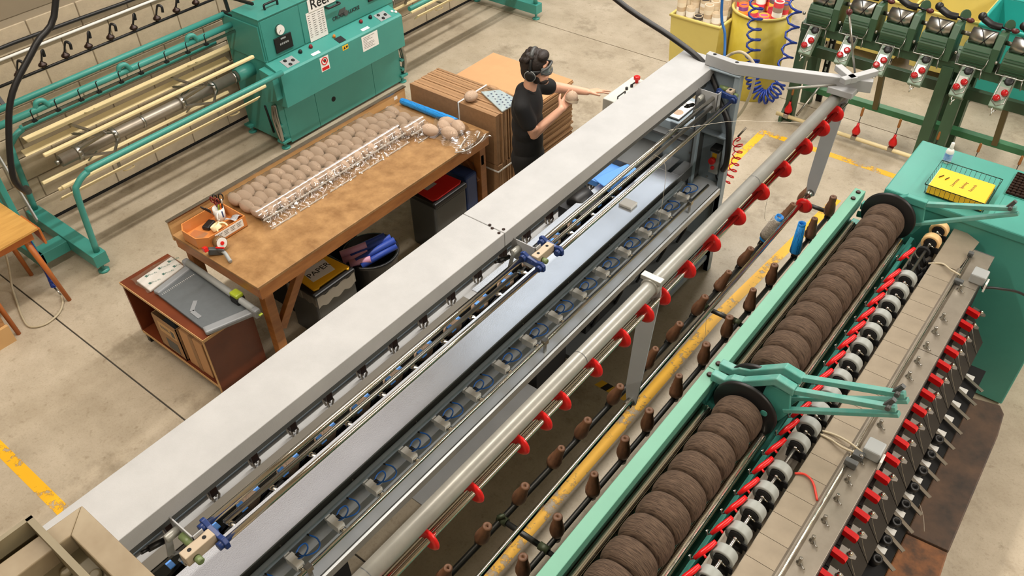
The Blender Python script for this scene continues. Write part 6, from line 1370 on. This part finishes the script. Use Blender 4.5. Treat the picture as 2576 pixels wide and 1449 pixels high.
# ------------------------------------------------------------------ left table
tb = thing('side_table', (-6.35, 1.45, 0), 'small oak veneer table with splayed round legs at the left edge', 'table')
M['oak'] = mat('oak_veneer', (216, 168, 92), .42, 0, 0, 3, rgb2=(196, 146, 74), stretch=(6, 1, 1)); M['leg_teak'] = mat('teak_leg', (176, 100, 44), .42, 0, .1, 8)
part('table_top', MB().prism([(-6.90, 1.70), (-6.11, 1.71), (-6.07, 1.1), (-6.90, 1.1)], 'z', .70, .722), M['oak'], tb, .003)
part('drop_leaf', MB().prism([(-6.40, .64), (-6.40, .70), (-6.12, .70), (-6.12, .55)], 'y', 1.712, 1.73), M['leg_teak'], tb, .003)
part('table_apron', MB().bx(-6.82, -6.14, 1.64, 1.66, .63, .70).bx(-6.15, -6.13, 1.15, 1.66, .63, .70), M['leg_teak'], tb)
for (xt, yt, xb, yb_) in ((-6.18, 1.60, -6.09, 1.675), (-6.70, 1.60, -6.65, 1.65), (-6.14, 1.18, -6.047, 1.218), (-6.75, 1.15, -6.75, 1.12)):
    part('leg', MB().tube((xb, yb_, 0), (xt, yt, .70), .017, 12, .026), M['leg_teak'], tb)
bh = thing('blue_coil_hose', (-6.25, 1.66, .0), 'tight blue coiled air hose hanging under the oak table', 'hose')
part('hose_coil', coil([(-6.33, 1.66, .66), (-6.33, 1.67, .4), (-6.30, 1.68, .2), (-6.26, 1.66, .06)], .020, .012, .005), M['hose_navy'], bh)
part('hose_fitting', MB().tube((-6.26, 1.66, .06), (-6.18, 1.66, .02), .007, 8), M['steel'], bh)
solo('cable_loop', MB().path(smooth([V(-6.62, 1.56, .66), V(-6.62, 1.54, .30), V(-6.58, 1.46, .05), V(-6.42, 1.40, .012), V(-6.20, 1.33, .010), V(-6.043, 1.31, .010), V(-5.97, 1.40, .010), V(-6.0, 1.53, .010), V(-6.09, 1.62, .012), V(-6.17, 1.655, .02)]), .009, 8), M['beigewire'], (-6.2, 1.4, .01), 'beige cable looping on the floor under the oak table', 'cable')
M['osb'] = mat('strand_board', (188, 142, 92), .7, 0, 0, 24, rgb2=(140, 96, 56), detail=2)
solo('board_offcut', MB().bx(-6.38, -6.02, 1.10, 1.16, 0, .42), M['osb'], (-6.2, 1.13, 0), 'strand board offcut standing by the table at the left edge', 'board')
solo('plank_offcut', MB().bx(-6.02, -5.99, 1.02, 1.17, 0, .16), M['ply'], (-6.0, 1.1, 0), 'pale plank offcut beside the strand board', 'board')
solo('cream_spatula', MB().path(smooth([V(-6.62, 1.62, .724), V(-6.60, 1.58, .73), V(-6.58, 1.50, .73)]), .02, 8, flat=.4), M['creamtape'], (-6.6, 1.58, .722), 'cream plastic tool lying on the oak table', 'tool')
# grey plate bolted over reel end
pl_ = MB().bar((-6.72, 1.86, 1.08), (-6.35, 1.80, .62), .012, .13)
part('guard_plate', pl_, M['greypl'], r, .004)
part('guard_leg', MB().bar((-6.85, 1.80, 1.12), (-6.62, 1.74, .10), .05, .09), TE, r, .004)
# ------------------------------------------------------------------ mezzanine steel at the lower left
gd = bpy.data.objects.new('trim_6', None); COL.objects.link(gd); gd.location = (-.9, .1, 3.4); tag(gd, 'cream painted steel channel frame of the mezzanine at the lower left corner', 'girder', kind='structure')
part('flange', MB().prism([(-1.004, .157), (-.50, .157), (-.50, .118), (-.968, .118)], 'z', 3.42, 3.50), M['creamgirder'], gd, .002)
part('flange', MB().prism([(-1.004, .157), (-.968, .118), (-.968, -.05), (-1.012, -.05)], 'z', 3.42, 3.499), M['creamgirder'], gd, .002)
part('web', MB().bx(-.985, -.5, -.05, .125, 3.40, 3.465), M['girderin'], gd)
split('edge_plate', MB().bx(-1.032, -1.024, -.2, .098, 3.30, 3.52).bx(-1.03, -.5, .088, .098, 3.30, 3.52), M['girderin'], gd)
part('inner_floor', MB().bx(-1.03, -.5, -.2, .09, 3.28, 3.30), M['bronze'], gd)
part('bolt', MB().lathe([(.010, 0), (.010, .004), (.006, .006)], (-.945, .085, 3.465), (0,0,1), 12), M['girderin'], gd); part('bolt', MB().lathe([(.010, 0), (.010, .004), (.006, .006)], (-.905, .108, 3.465), (0,0,1), 12), M['girderin'], gd)
part('shackle', MB().bx(-1.03, -1.0, .098, .118, 3.44, 3.47), M['whitepl'], gd)
